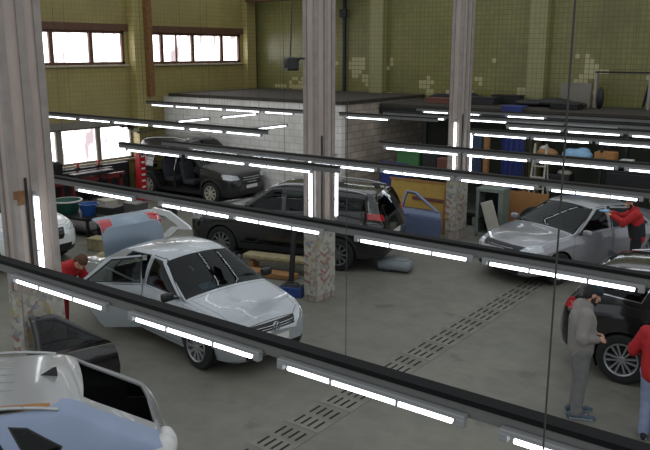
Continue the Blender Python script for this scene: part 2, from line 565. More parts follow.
def window(n, y0, y1, z0, z1, mullions, fw=0.09, fm='brown_frame'):
    FM = M[fm]
    w = struct(MB().box((WX - 0.1, (y0 + y1) / 2, z1 - fw / 2), (0.12, y1 - y0, fw), FM)
               .box((WX - 0.1, (y0 + y1) / 2, z0 + fw / 2), (0.12, y1 - y0, fw), FM)
               .box((WX - 0.1, y0 + fw / 2, (z0 + z1) / 2), (0.12, fw, z1 - z0), FM)
               .box((WX - 0.1, y1 - fw / 2, (z0 + z1) / 2), (0.12, fw, z1 - z0), FM)
               .build(f'window_{n}'))
    mm = MB()
    for y, wd in mullions:
        mm.box((WX - 0.1, y, (z0 + z1) / 2), (0.1, wd, z1 - z0 - 2 * fw + 0.02), FM)
    mm.build('mullion', w)
    MB().box((WX - 0.14, (y0 + y1) / 2, (z0 + z1) / 2), (0.02, y1 - y0 - 0.06, z1 - z0 - 0.06), M['pane']).build('pane', w)
    MB().box((WX + 0.02, (y0 + y1) / 2, z0 - 0.03), (0.16, y1 - y0 + 0.1, 0.06), M['sill'], bev=0.01).build('window_sill', w)
    MB().box((WX + 0.02, (y0 + y1) / 2, z1 + 0.11), (0.08, y1 - y0 + 0.2, 0.22), FM).build('lintel', w)
    return w
window(1, *UP[0], [(12.55, 0.12), (14.06, 0.14), (15.52, 0.14)])
window(2, *UP[1], [(18.51, 0.13), (20.0, 0.13), (21.51, 0.13), (19.2, 0.03)])
window(3, *LOW[0], [(14.07, 0.22), (15.58, 0.16)], fw=0.06, fm='plaster')

for k, y in enumerate((11.25, 17.28)):
    struct(MB().box((WX + 0.17, y, TOP / 2), (0.34, 0.62, TOP), M['pilaster_side']).build(f'trim_{k + 1}'))
for k, x in enumerate((-15.1, -9.2)):
    struct(MB().box((x, BY - 0.16, TOP / 2), (0.56, 0.30, TOP), M['pilaster']).build(f'trim_{k + 3}'))
struct(MB().box((WX + 0.44, 17.5, 3.2 + 2.1), (0.2, 0.2, 4.2), M['rust']).build('trim_5'))
struct(MB().box((WX + 0.13, 22.86, TOP / 2), (0.26, 0.5, TOP), M['pilaster_side']).build('trim_15'))
# dark pipe on the back wall and the roof edge beam that just dips into view
tag(MB().tube([(-16.6, BY - 0.12, 3.2), (-16.6, BY - 0.12, TOP)], 0.07, M['dark_metal'])
    .box((-16.6, BY - 0.16, 6.05), (0.3, 0.2, 0.3), M['dark_metal'], bev=0.03).build('wall_pipe', smooth=40),
    'dark vertical pipe with a box running up the yellow tiled back wall', 'pipe')
struct(MB().box((-18.3, BY - 0.5, 6.66), (5.2, 0.5, 0.16), M['brown_frame']).build('trim_6'))

# low room of white block at the back left with a dusty slab roof
PX, PY, PZ = -13.3, 18.4, 3.16
struct(MB().box(((WX + 0.02 + PX) / 2, PY + 0.1, PZ / 2), (PX - WX - 0.02, 0.2, PZ), M['white_block']).build('wall_partition_front'))
struct(MB().box((PX - 0.1, (PY + 0.22 + BY) / 2, PZ / 2), (0.2, BY - PY - 0.24, PZ), M['grey_block']).build('wall_partition_side'))
struct(MB().box(((WX + 0.4 + PX) / 2, (PY + BY) / 2, PZ + 0.055), (PX - WX - 0.3, BY - PY + 0.1, 0.1), M['slab']).build('trim_7'))

# storage loft along the back wall to the right of the low room
LZ, LY = 3.05, 20.4
lx0, lx1 = PX + 0.05, 5.0
struct(MB().box(((lx0 + lx1) / 2, (LY + BY) / 2, LZ), (lx1 - lx0, BY - LY - 0.02, 0.12), M['slab'])
       .box(((lx0 + lx1) / 2, LY + 0.04, LZ - 0.14), (lx1 - lx0, 0.08, 0.2), M['dark_metal']).build('trim_8'))
for k in range(6):
    x = -11.6 + 3.0 * k
    struct(MB().box((x, LY + 0.06, (LZ - 0.06) / 2), (0.12, 0.12, LZ - 0.06), M['dark_metal']).build(f'trim_{9 + k}'))
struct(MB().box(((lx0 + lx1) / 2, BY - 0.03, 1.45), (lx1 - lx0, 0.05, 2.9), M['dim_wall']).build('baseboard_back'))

# floor drain: a run of slotted steel gratings
DX = -5.63
gproto = gslots = None
for k in range(15):
    y = 4.4 + k * 0.72
    if gproto is None:
        o = gproto = MB().box((0, 0, 0.003), (0.56, 0.70, 0.004), M['floor']).build('drain_grate')
        gslots = [MB().box((-0.165 + i * 0.11, -0.17 + j * 0.33, 0.0062), (0.032, 0.22, 0.003), M['dark_slot']).build('slot', o) for i in range(4) for j in range(2)]
    else:
        o = gproto.copy(); COL.objects.link(o)
        for g in gslots:
            c = g.copy(); COL.objects.link(c); c.parent = o
    o.location = (DX, y, 0)
    tag(o, 'slotted drain cover let into the concrete floor', 'drain', 'drain covers along the floor channel')

# ---------------------------------------------------------------- columns
CX, CW, CD, CH = -8.64, 0.30, 0.60, 7.4
def column(y, label, sticker=None, dx=0.0):
    t = thing('concrete_column', label, 'column', (CX + dx, y, 0))
    b = MB().box((0, 0, CH / 2), (CW - 0.06, CD - 0.06, CH), M['concrete_col'])
    b.build('shaft', t)
    e = MB()
    for sx in (-1, 1):
        for sy in (-1, 1):
            e.box((sx * (CW / 2 - 0.04), sy * (CD / 2 - 0.05), CH / 2), (0.08, 0.1, CH), M['steel_angle'], bev=0.008)
    e.box((CW / 2 - 0.02, 0.02, CH / 2), (0.03, 0.10, CH), M['steel_angle'])
    e.build('steel_edging', t)
    MB().box((CW / 2 - 0.01, -0.1, 1.2 + 0.9), (0.012, 0.03, 2.2), M['dark_metal']).build('groove', t)
    if sticker:
        st = MB()
        z0, z1 = sticker
        st.box((CW / 2 + 0.006, 0, (z0 + z1) / 2), (0.008, CD - 0.02, z1 - z0), M['sticker'])
        st.box((0, -CD / 2 - 0.006, (z0 + z1) / 2), (CW - 0.02, 0.008, z1 - z0), M['sticker'])
        so = st.build('sticker_sheet', t)
        ch = MB()
        for q in range(int((z1 - z0) / 0.17) - 3):
            z = z0 + 0.22 + q * 0.17
            if z > z0 + 1.0:
                break
            x = CW / 2 + 0.012
            w = 0.15
            for sg in (-1, 1):
                ch.add([(x, -0.04, z), (x, -0.04, z + 0.055), (x, -0.04 + sg * w, z + 0.165), (x, -0.04 + sg * w, z + 0.11)], [(0, 1, 2, 3)], M['red_print'])
            ch.box((-0.02 - 0.06, -CD / 2 - 0.012, z + 0.05), (0.12, 0.004, 0.05), M['red_print'], rot=Matrix.Rotation(0.35, 3, 'Y'))
        ch.build('red_chevron', so)
    return t
c1 = column(5.25, 'concrete column at the left edge with one upright tube lamp', (0.15, 1.75), -0.06)
MB().box((CW / 2 + 0.004, -0.21, 3.0), (0.008, 0.14, 0.10), M['rust']).box((CW / 2 + 0.003, -0.19, 2.93), (0.006, 0.09, 0.12), M['rust']).build('rust_patch', c1)
column(11.25, 'concrete column in the middle with stickers and red chevrons low down', (0.12, 1.45))
column(17.25, 'concrete column farthest back, right of the yellow boards', (0.25, 1.5), -0.17)

# ---------------------------------------------------------------- light rails and tube lamps
ORD = ['first', 'second', 'third', 'fourth', 'fifth', 'sixth', 'seventh', 'eighth', 'ninth']
def rail(x0, x1, y, z, label, wires=()):
    """channel rail running along x; z is the height of its lower edge"""
    L = x1 - x0
    t = thing('light_rail', label, 'light rail', ((x0 + x1) / 2, y, z), 0, 'hanging light rails')
    b = MB()
    b.box((0, 0.0, 0.05), (L, 0.05, 0.09), M['rail_face'])
    b.build('web', t)
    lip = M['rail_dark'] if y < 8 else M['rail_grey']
    MB().box((0, 0.012, 0.102), (L, 0.10, 0.016), lip).box((0, -0.034, 0.092), (L, 0.012, 0.026), lip).build('top_flange', t)
    for wx in wires:
        MB().tube([(wx - (x0 + x1) / 2, 0, 0.11), (wx - (x0 + x1) / 2, 0, TOP - z)], 0.0022, M['wire'], n=5).build('hanger_wire', t)
    return t

def lamp_parts(t, L, upright=False):
    h = MB()
    h.box((0, 0.005, 0.024), (L + 0.14, 0.05, 0.03), M['housing'], bev=0.006)
    h.build('housing', t)
    for s in (-1, 1):
        MB().box((s * (L / 2 + 0.045), 0, -0.004), (0.05, 0.045, 0.05), M['housing'], bev=0.008).build('end_cap', t)
    MB().tube([(-L / 2 + 0.01, 0, -0.012), (L / 2 - 0.01, 0, -0.012)], 0.0165, M['tube'], n=10).build('tube', t, smooth=40)
    for s in (-0.2, 0.2):
        MB().box((s * L, 0, -0.006), (0.016, 0.04, 0.045), M['housing']).build('clip', t)

def tube_lamp(x0, x1, y, z, label, group, along='x'):
    L = abs(x1 - x0) - 0.06
    if along == 'x':
        t = thing('tube_lamp', label, 'lamp', ((x0 + x1) / 2, y, z), 0, group)
    else:
        t = thing('tube_lamp', label, 'lamp', (y, (x0 + x1) / 2, z), PI / 2, group)
    lamp_parts(t, L)
    if along == 'y':
        for q in (-0.35, 0.35):
            MB().tube([(q * L, 0, 0.05), (q * L, 0, TOP - z)], 0.0022, M['wire'], n=5).build('hanger_wire', t)
    return t

RAILS = [
    # name, where, x0, x1, y, k(drop below the eye), tubes, wires
    ('the nearest rail', -9.2, 1.2, 3.375, 1.88, [(-5.81, -4.60), (-4.26, -3.06), (-2.83, -1.63), (-1.36, -0.15)], (-7.0, -2.4, 0.9)),
    ('the rail above the silver sedan', -10.5, 1.6, 6.28, 1.88, [(-9.05, -7.85), (-7.3, -6.1), (-6.03, -4.76), (-4.28, -3.02), (-2.85, -1.5)], (-9.4, -5.3, -1.2)),
    ('the short rail left of the middle column', -12.3, -6.9, 9.50, 1.88, [(-12.0, -10.5), (-10.3, -8.86), (-8.78, -7.43)], (-11.5, -7.4)),
    ('the long rail crossing the middle column', -11.9, 0.5, 10.25, 1.88, [(-11.0, -9.75), (-9.4, -8.55), (-7.96, -6.68), (-6.55, -5.3), (-5.17, -3.97), (-3.78, -2.56), (-2.4, -1.2)], (-10.5, -6.6, -2.4)),
    ('the rail starting at the green box', -8.3, 1.0, 12.80, 1.88, [(-8.13, -6.5), (-6.35, -5.13), (-4.96, -3.63), (-3.45, -2.2)], (-7.8, -3.5)),
    ('the rail just before the farthest column', -7.95, 1.5, 16.15, 1.88, [(-7.85, -6.54), (-6.42, -5.15), (-5.0, -3.72), (-3.52, -2.3)], (-5.1,)),
    ('the rail right beside the farthest column', -7.5, 2.0, 17.10, 1.78, [(-7.42, -6.12), (-6.0, -4.8), (-4.6, -3.4)], (-4.7,)),
    ('the rail just behind the farthest column', -9.3, 2.0, 18.40, 1.78, [(-9.1, -7.96), (-7.85, -6.6), (-6.45, -5.3)], (-6.5,)),
    ('the short rail beside the bare block wall', -12.5, -9.4, 17.20, 1.78, [(-12.24, -10.85)], (-11.5,)),
    ('the short rail left of the farthest column', -11.7, -9.5, 18.22, 1.78, [(-11.5, -10.64), (-10.5, -9.72)], (-10.6,)),
    ('the rearmost rail under the loft', -11.6, 2.0, 19.9, 1.76, [(-11.35, -10.5), (-10.2, -9.5), (-8.7, -7.6), (-4.6, -3.3)], (-9.1, -4.0)),
    ('the left rail before the wrecked dark car', -19.6, -10.9, 12.35, 1.78, [(-19.1, -17.7), (-17.55, -16.25), (-16.1, -14.75), (-14.6, -13.45), (-13.3, -12.2), (-12.1, -11.05)], (-18.0, -14.7, -11.6)),
    ('the left rail against the white block wall', -20.6, -13.0, 17.15, 1.78, [(-20.3, -19.2), (-19.1, -18.05), (-17.95, -16.95), (-16.8, -15.4), (-15.2, -14.1)], (-19.5, -16.9, -13.6)),
]
for (where, x0, x1, y, k, tubes, wires) in RAILS:
    z = 4.74 - k
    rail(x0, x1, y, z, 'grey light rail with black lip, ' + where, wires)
    for i, (a, b) in enumerate(tubes):
        n = ORD[i] + ' from left on ' if len(tubes) > 1 else 'alone on '
        tube_lamp(a, b, y - 0.057, z - 0.010, 'lit tube lamp, ' + n + where, 'tube lamps on the light rails')
for (y0, y1, x, nm) in ((13.4, 14.5, -14.9, 'nearer of two set crosswise between the left rails'), (15.0, 16.4, -14.9, 'farther of two set crosswise between the left rails'), (13.1, 14.3, -12.0, 'set crosswise above the dark crossover')):
    tube_lamp(y0, y1, x, 2.95, 'lit tube lamp ' + nm, 'tube lamps set crosswise', along='y')

def upright_lamp(x, y, z0, z1, face, label):
    L = z1 - z0 - 0.06
    t = thing('tube_lamp', label, 'lamp', (x, y, (z0 + z1) / 2), 0, 'upright tube lamps on the columns')
    rx = {'x': Matrix.Rotation(PI / 2, 4, 'Y') @ Matrix.Rotation(PI, 4, 'X'), 'y': Matrix.Rotation(PI / 2, 4, 'X') @ Matrix.Rotation(PI / 2, 4, 'Y')}[face]
    # local x -> vertical, local -z -> out of the face
    if face == 'x':
        Mx = Matrix(((0, 0, -1), (0, 1, 0), (1, 0, 0)))
    else:
        Mx = Matrix(((0, 1, 0), (0, 0, 1), (1, 0, 0)))
    t.rotation_euler = Mx.to_euler()
    lamp_parts(t, L)
    MB().tube([(-L / 2 + 0.01, 0.034, -0.012), (L / 2 - 0.01, 0.034, -0.012)], 0.0165, M['tube'], n=10).build('tube', t, smooth=40)
fx = CX + CW / 2 + 0.075
upright_lamp(fx - 0.06, 5.20, 1.95, 3.0, 'x', 'upright lit tube lamp on the column at the left edge')
upright_lamp(CX + 0.07, 11.25 - CD / 2 - 0.075, 1.65, 2.85, 'y', 'upright lit tube lamp on the left face of the middle column')
upright_lamp(fx, 11.46, 1.6, 2.8, 'x', 'upright lit tube lamp at the right corner of the middle column')
upright_lamp(CX - 0.10, 17.25 - CD / 2 - 0.075, 1.75, 3.05, 'y', 'upright lit tube lamp on the left face of the farthest column')
upright_lamp(fx - 0.17, 17.46, 1.55, 2.75, 'x', 'upright lit tube lamp at the right corner of the farthest column')

# speaker on the middle column, pull cord near the camera
t = thing('loudspeaker', 'small black loudspeaker bracketed high on the middle column', 'speaker', (-9.02, 10.90, 4.5), R(-35))
MB().box((0, 0, 0.0), (0.32, 0.22, 0.24), M['black_plastic'], bev=0.03).build('cabinet', t)
MB().lathe([(0.085, 0), (0.08, -0.012), (0.03, 0.004)], M['dark_plastic'], (0, -0.112, 0), 'y').build('cone', t, smooth=40)
MB().tube([(0.1, 0.1, 0.06), (0.22, 0.1, 0.1), (0.3, 0.16, 0.1)], 0.018, M['dark_metal']).build('bracket', t)
tag(MB().tube([(-1.0, 2.83, TOP), (-1.0, 2.83, 0.9)], 0.004, M['wire'], n=6).build('pull_cord', smooth=60),
    'thin dark cord hanging from the roof in front of the nearest rail', 'cord')
tag(MB().tube([(-8.92, 10.84, TOP), (-8.95, 10.85, 5.5), (-9.02, 10.88, 4.63)], 0.012, M['wire'], n=6).build('speaker_cable', smooth=60),
    'dark cable running down to the loudspeaker on the middle column', 'cable')

# ================================================================ CARS
def interp(keys, x):
    if x <= keys[0][0]:
        return keys[0][1]
    for (a, b), (c, d) in zip(keys, keys[1:]):
        if x <= c:
            return b + (d - b) * (x - a) / (c - a) if c > a else d
    return keys[-1][1]

def soft(keys, x, r=0.06):
    return sum(interp(keys, x + r * q) for q in (-1, -0.66, -0.33, 0, 0.33, 0.66, 1)) / 7

def profile(P, x):
    """half section of the body shell at station x, from the middle of the floor up to the middle of the roof"""
    zt = soft(P['top'], x, P.get('r', 0.06)); zb = soft(P['bot'], x); w = soft(P['plan'], x, 0.05)
    bl = min(soft(P['belt'], x), zt - 0.02)
    pts = [(0, zb), (0.5 * w, zb), (0.84 * w, zb)]
    for q in range(11):
        t = q / 10
        z = zb + 0.04 + (bl - zb - 0.04) * t
        y = w * (1 - 0.07 * ((0.5 - t) / 0.5) ** 2) if t < 0.5 else w * (1 - 0.055 * ((t - 0.5) / 0.5) ** 2)
        # a soft crease below the shoulder
        y += 0.012 * math.exp(-((t - 0.78) / 0.05) ** 2)
        pts.append((y, z))
    ys = 0.945 * w
    e = zt - bl
    c = min(P.get('crown', 0.06), 0.45 * e)
    ze = zt - c
    eh = ze - bl
    k = min(1, e / 0.12)
    y0 = ys - 0.02 * k - 0.012
    yE = y0 - eh * P.get('tumble', 0.36) - 0.06 * (1 - k)
    S = [(y0 + (yE - y0) * t + 0.028 * math.sin(PI * t) * min(1, e / 0.35), bl + 0.006 + (ze - bl - 0.006) * t) for t in (0, 0.1, 0.25, 0.4, 0.55, 0.7, 0.84)]
    T = [(yE * (1 - s), ze + c * (1 - (1 - s) ** 2)) for s in (0.14, 0.28, 0.45, 0.62, 0.8, 1.0)]
    a, b, m = S[-1], T[0], (yE, ze)
    B = [tuple((1 - u) ** 2 * a[i] + 2 * u * (1 - u) * m[i] + u * u * b[i] for i in (0, 1)) for u in (0.25, 0.5, 0.75)]
    return pts + S + B + T

def offset_poly(poly, d):
    """shrink a convex polygon by d"""
    n = len(poly)
    ar = sum(poly[i][0] * poly[(i + 1) % n][1] - poly[(i + 1) % n][0] * poly[i][1] for i in range(n))
    if ar < 0:
        poly = poly[::-1]
    out = []
    for i in range(n):
        p0, p1, p2 = Vector(poly[i - 1]), Vector(poly[i]), Vector(poly[(i + 1) % n])
        d1, d2 = (p1 - p0).normalized(), (p2 - p1).normalized()
        n1, n2 = Vector((-d1.y, d1.x)), Vector((-d2.y, d2.x))
        k = 1 + n1.dot(n2)
        out.append(tuple(p1 + (n1 + n2) * (d / max(0.35, k))))
    return out

def arc(cx, cz, r, a0, a1, n):
    return [(cx + r * math.cos(R(a0 + (a1 - a0) * i / n)), cz + r * math.sin(R(a0 + (a1 - a0) * i / n))) for i in range(n + 1)]

class Shell:
    def __init__(s, P):
        s.P = P
        s.names = ['body']
        s.bm = bm = bmesh.new()
        xs = []
        x0, x1 = P['top'][0][0], P['top'][-1][0]
        n = int((x1 - x0) / 0.085)
        xs = [x0, x0 + 0.008, x0 + 0.02, x0 + 0.04] + [x0 + 0.07 + (x1 - x0 - 0.14) * i / n for i in range(n + 1)] + [x1 - 0.04, x1 - 0.02, x1 - 0.008, x1]
        rows = []
        for x in xs:
            pr = profile(P, x)
            L = [bm.verts.new((x, y, z)) for y, z in pr]
            Rr = [L[0]] + [bm.verts.new((x, -y, z)) for y, z in pr[1:-1]] + [L[-1]]
            rows.append((L, Rr))
        for (L0, R0), (L1, R1) in zip(rows, rows[1:]):
            for j in range(len(L0) - 1):
                bm.faces.new((L0[j], L1[j], L1[j + 1], L0[j + 1]))
                bm.faces.new((R0[j], R0[j + 1], R1[j + 1], R1[j]))
        for L, Rr in (rows[0], rows[-1]):
            for j in range(len(L) - 1):
                vs = []
                for v in (L[j], L[j + 1], Rr[j + 1], Rr[j]):
                    if v not in vs:
                        vs.append(v)
                if len(vs) > 2:
                    bm.faces.new(vs)
        bmesh.ops.recalc_face_normals(bm, faces=bm.faces)
        s.lay = bm.faces.layers.int.new('part')
    def region(s, poly, axis, name, test, also=None):
        """cut the polygon into the shell and give its faces to part `name` (None removes them)"""
        bm = s.bm
        if name == '#':
            pid = -1
        else:
            if name not in s.names:
                s.names.append(name)
            pid = s.names.index(name)
        n = len(poly)
        ar = sum(poly[i][0] * poly[(i + 1) % n][1] - poly[(i + 1) % n][0] * poly[i][1] for i in range(n))
        if ar < 0:
            poly = poly[::-1]
        ia, ib = {'y': (0, 2), 'x': (1, 2), 'z': (0, 1)}[axis]
        lo = (min(p[0] for p in poly) - 0.14, min(p[1] for p in poly) - 0.14)
        hi = (max(p[0] for p in poly) + 0.14, max(p[1] for p in poly) + 0.14)
        bm.normal_update()
        cand = []
        for f in bm.faces:
            if f[s.lay] < 0:
                continue
            c = f.calc_center_median()
            if lo[0] < c[ia] < hi[0] and lo[1] < c[ib] < hi[1] and test(c, f.normal):
                cand.append(f)
        for i in range(n):
            a, b = poly[i], poly[(i + 1) % n]
            dx, dy = b[0] - a[0], b[1] - a[1]
            if abs(dx) + abs(dy) < 1e-6:
                continue
            co = [0, 0, 0]; no = [0, 0, 0]
            co[ia], co[ib] = a
            no[ia], no[ib] = -dy, dx
            ed = {e for f in cand for e in f.edges}
            ve = {v for f in cand for v in f.verts}
            res = bmesh.ops.bisect_plane(bm, geom=list(cand) + list(ed) + list(ve), dist=1e-4, plane_co=co, plane_no=no)
            cand = [g for g in res['geom'] if isinstance(g, bmesh.types.BMFace)]
        for f in cand:
            c = f.calc_center_median()
            ok = True
            for i in range(n):
                a, b = poly[i], poly[(i + 1) % n]
                if (b[0] - a[0]) * (c[ib] - a[1]) - (b[1] - a[1]) * (c[ia] - a[0]) < -1e-6:
                    ok = False
                    break
            if ok:
                if also is None or f[s.lay] in [s.names.index(q) for q in also if q in s.names]:
                    f[s.lay] = pid
    def pieces(s):
        out = {}
        for f in s.bm.faces:
            if f[s.lay] >= 0:
                out.setdefault(s.names[f[s.lay]], []).append(f)
        return out

def mesh_from_faces(name, groups, thick=0.0, lining=None, tf=None, smooth=30):
    """groups: [(faces, material)]; optional thickness inwards with a lining material"""
    bm = bmesh.new()
    vm = {}
    mats = []
    for faces, m in groups:
        if m not in mats:
            mats.append(m)
        mi = mats.index(m)
        for f in faces:
            vs = []
            for v in f.verts:
                if v not in vm:
                    vm[v] = bm.verts.new(v.co)
                vs.append(vm[v])
            try:
                nf = bm.faces.new(vs)
                nf.material_index = mi
            except ValueError:
                pass
    bm.normal_update()
    if thick:
        if lining not in mats:
            mats.append(lining)
        li = mats.index(lining)
        nv = {v: bm.verts.new(v.co - v.normal * thick) for v in list(bm.verts)}
        for f in list(bm.faces):
            g = bm.faces.new([nv[v] for v in reversed(f.verts)])
            g.material_index = li
        for e in [e for e in bm.edges if len(e.link_faces) == 1]:
            a, b = e.verts
            if a in nv and b in nv:
                l = e.link_loops[0]
                va, vb = l.vert, l.link_loop_next.vert
                q = bm.faces.new((vb, va, nv[va], nv[vb]))
                q.material_index = e.link_faces[0].material_index
    if tf:
        for v in bm.verts:
            v.co = tf @ v.co
    me = bpy.data.meshes.new(name)
    bm.to_mesh(me)
    bm.free()
    for m in mats:
        me.materials.append(m)
    finish(me, smooth)
    return me

def wheel(parent, x, y, r, wdt, rim_m, spokes=5, side=1, steer=0.0, label=None, double=False):
    w = bpy.data.objects.new('wheel', None)
    COL.objects.link(w)
    w.parent = parent
    w.location = (x, y, r)
    w.rotation_euler = (0, 0, steer + (0 if side > 0 else PI))
    w.empty_display_size = 0.1
    rr = r * 0.66
    h = wdt / 2
    tb = MB().lathe([(rr, -h + 0.01), (r * 0.80, -h), (r * 0.95, -h + 0.012), (r, -h + 0.04), (r, 0), (r, h - 0.04), (r * 0.95, h - 0.012), (r * 0.80, h), (rr, h - 0.01), (rr * 0.98, 0)],
                    M['tyre'], axis='y', n=36, close=False)
    tb.build('tyre', w, smooth=40)
    rb = MB()
    rb.lathe([(rr * 1.0, h - 0.006), (rr * 0.985, h + 0.004), (rr * 0.90, h - 0.004), (rr * 0.88, -0.02), (rr * 0.86, -h + 0.02)], rim_m, axis='y', n=36, close=False)
    rb.lathe([(0.001, h - 0.012), (rr * 0.16, h - 0.012), (rr * 0.2, h - 0.025), (rr * 0.2, h - 0.08)], rim_m, axis='y', n=18, close=False)
    for k in range(spokes):
        a = 2 * PI * k / spokes
        for da in ((-0.16, 0.16) if double else (0,)):
            wd = 0.03 if double else 0.055
            Mx = Matrix.Rotation(-(a), 3, 'Y')
            x0, x1 = rr * 0.14, rr * 0.94
            o0, o1 = (da * rr * 0.35, da * rr * 1.2)
            vs = []
            for (xx, oo, wf, yy) in ((x0, o0, wd * 0.8, h - 0.016), (x1, o1, wd, h - 0.010)):
                for sg in (-1, 1):
                    vs.append(Mx @ Vector((xx, yy, oo + sg * wf / 2)))
                    vs.append(Mx @ Vector((xx, yy - 0.04, oo + sg * wf / 2)))
            rb.add(vs, [(0, 2, 6, 4), (0, 4, 5, 1), (2, 3, 7, 6), (1, 5, 7, 3), (4, 6, 7, 5), (0, 1, 3, 2)], rim_m)
    rb.build('rim', w, smooth=35)
    MB().lathe([(rr * 0.86, -0.03), (0.0, -0.03)], M['black_plastic'], axis='y', n=24, close=False).build('brake_disc', w)
    return w

def seat(parent, x, y, z, w=0.5, m=None):
    m = m or M['seat_cloth']
    b = MB()
    b.box((x, y, z + 0.08), (0.5, w, 0.16), m, bev=0.05)
    b.box((x - 0.27, y, z + 0.42), (0.16, w, 0.62), m, rot=Matrix.Rotation(R(-14), 3, 'Y'), bev=0.05)
    if w < 0.8:
        b.box((x - 0.36, y, z + 0.80), (0.1, w * 0.55, 0.17), m, bev=0.04)
    return b.build('seat', parent, smooth=40)

def car(name, label, loc, yaw, P, paint, opts=None):
    """P: dimensions and shape keys; opts: what is open, missing or painted differently. +x is the nose."""
    O = dict(tilt=None, open={}, missing=(), two_tone=None, glass=M['glass'], rails=False, fin=False, cladding=False, rim=M['alloy'], spokes=5, double=False,
             doors=True, interior=True, steer=0.0, badge=False, trim=M['black_plastic'], mirrors=True, cat='car', extra_paint={})
    O.update(opts or {})
    root = thing(name, label, O['cat'], loc, yaw)
    S = Shell(P)
    wb = P['wb']; xf, xr = wb / 2, -wb / 2
    rw = P['rw']
    W = P['W'] / 2
    side_t = lambda sg: (lambda c, n: c.y * sg > 0.30 * W and abs(n.z) < 0.93 and c.y * sg > 0)
    D = P['doors']        # {'front': poly, 'rear': poly} in side view
    G = P['windows']      # list of (owner, poly)
    for sg, sd in ((1, 'left'), (-1, 'right')):
        t = side_t(sg)
        if O['two_tone'] and O['two_tone'][0] == sd:
            top_poly, side_poly = O['two_tone'][1]
            S.region(top_poly, 'z', 'quarter_panel', lambda c, n: c.x < P['t'] + 1.3)
            S.region(side_poly, 'y', 'quarter_panel', lambda c, n, sg=sg: c.y * sg > 0.46)
        if O['cladding']:
            zc = P['clad_z']
            S.region([(P['top'][0][0] - 0.1, 0), (P['top'][-1][0] + 0.1, 0), (P['top'][-1][0] + 0.1, zc), (P['top'][0][0] - 0.1, zc)], 'y', 'cladding', lambda c, n: True)
            for x in (xf, xr):
                S.region(arc(x, rw, rw + 0.12, -30, 210, 14), 'y', 'cladding', lambda c, n, sg=sg: c.y * sg > 0.55 * W and n.z < 0.8)
        if O['doors']:
            for dn, poly in D.items():
                if sd in O.get('nodoors', ()):
                    break
                S.region(poly, 'y', 'seam', t)
                S.region(offset_poly(poly, 0.007), 'y', f'{dn}_door_{sd}', t)
        for owner, poly in G:
            pre = f'{owner}_door_{sd}'
            own = pre if pre in S.names else 'body'
            S.region(poly, 'y', f'{own}|frame', t)
            S.region(offset_poly(poly, 0.016), 'y', f'{own}|glass', t)
    # windscreen, rear window
    wy = P['screen']
    S.region(wy['front'], 'z', 'windscreen', lambda c, n: n.z > 0.15 and c.z > P['belt_max'] - 0.05)
    S.region(offset_poly(wy['front'], -0.02), 'z', 'seam', lambda c, n: n.z > 0.15 and c.z > P['belt_max'] - 0.05, also=['body'])
    if 'rear' in wy:
        S.region(wy['rear'], 'z', 'rear_window', lambda c, n: n.z > 0.15 and c.z > P['belt_max'] - 0.06 and c.x < 0)
    if 'rear_x' in wy:
        S.region(wy['rear_x'], 'x', 'rear_window', lambda c, n: n.x < -0.25 and c.x < 0)
    if 'roof_band' in O:
        S.region(O['roof_band'], 'z', 'filler_band', lambda c, n: n.z > 0.5 and c.z > P['belt_max'] + 0.3, also=['body'])
    # bonnet, boot lid
    if 'bonnet' in P:
        S.region(P['bonnet'], 'z', 'seam', lambda c, n: n.z > 0.3, also=['body'])
        S.region(offset_poly(P['bonnet'], 0.007), 'z', 'bonnet', lambda c, n: n.z > 0.3, also=['seam'])
    if 'boot' in P:
        for poly, ax in P['boot']:
            tt = (lambda c, n: n.z > 0.25 and c.x < 0) if ax == 'z' else (lambda c, n: n.x < -0.2)
            S.region(poly, ax, 'boot_lid', tt, also=['body', 'rear_window'] if 'hatch' in P else ['body'])
            if 'hatch' in P and 'rear_x' in wy:
                S.region(wy['rear_x'], 'x', 'rear_window', lambda c, n: n.x < -0.25 and c.x < 0, also=['boot_lid'])
    # lamps, grille
    for nm, poly, ax, tt in P['lamps']:
        for sg in (1, -1):
            pp = [(a * sg, b) for a, b in poly] if ax == 'x' else poly
            if ax == 'x':
                fn = (lambda c, n: n.x > 0.12 and c.x > P['n'] - 0.45) if tt == 'f' else (lambda c, n: n.x < -0.10 and c.x < P['t'] + P.get('lamp_wrap', 0.25))
            else:
                fn = lambda c, n, sg=sg: c.y * sg > 0.4 * W
            S.region(pp, ax, f'{nm}_{"left" if sg > 0 else "right"}', fn)
    for nm, poly, tt in P.get('front', []):
        S.region(poly, 'x', nm, (lambda c, n: n.x > 0.12 and c.x > 0) if tt == 'f' else (lambda c, n: n.x < -0.12 and c.x < 0))
    # wheel arches
    for x in (xf, xr):
        for sg in (1, -1):
            S.region(arc(x, rw, rw + 0.045, -35, 215, 16), 'y', '#', lambda c, n, sg=sg: c.y * sg > 0.5 * W and n.z < 0.7)
    for poly, ax, fn in O.get('holes', ()):
        S.region(poly, ax, '#', fn)
    pc = S.pieces()
    glass = O['glass']
    # transforms of opened panels
    TF = {}
    for key, (piv, axis, ang) in O['open'].items():
        TF[key] = Matrix.Translation(piv) @ Matrix.Rotation(R(ang), 4, axis) @ Matrix.Translation(-Vector(piv))
    body_groups = []
    XP = O['extra_paint']
    for nm, fs in pc.items():
        if nm == 'body':
            body_groups.append((fs, XP.get('body', paint)))
        elif nm in ('seam', 'body|frame'):
            body_groups.append((fs, M['seam'] if nm == 'seam' else O['trim']))
    body = link('body', mesh_from_faces('body', body_groups, 0.02, M['cabin']), root)
    def part(nm, pname, m, par, thick=0.02, lining=None, tf=None, lab=None):
        if nm not in pc:
            return None
        o = link(pname, mesh_from_faces(pname, [(pc[nm], m)], thick, lining or M['cabin'], tf), par)
        if lab:
            o['label'] = lab
        return o
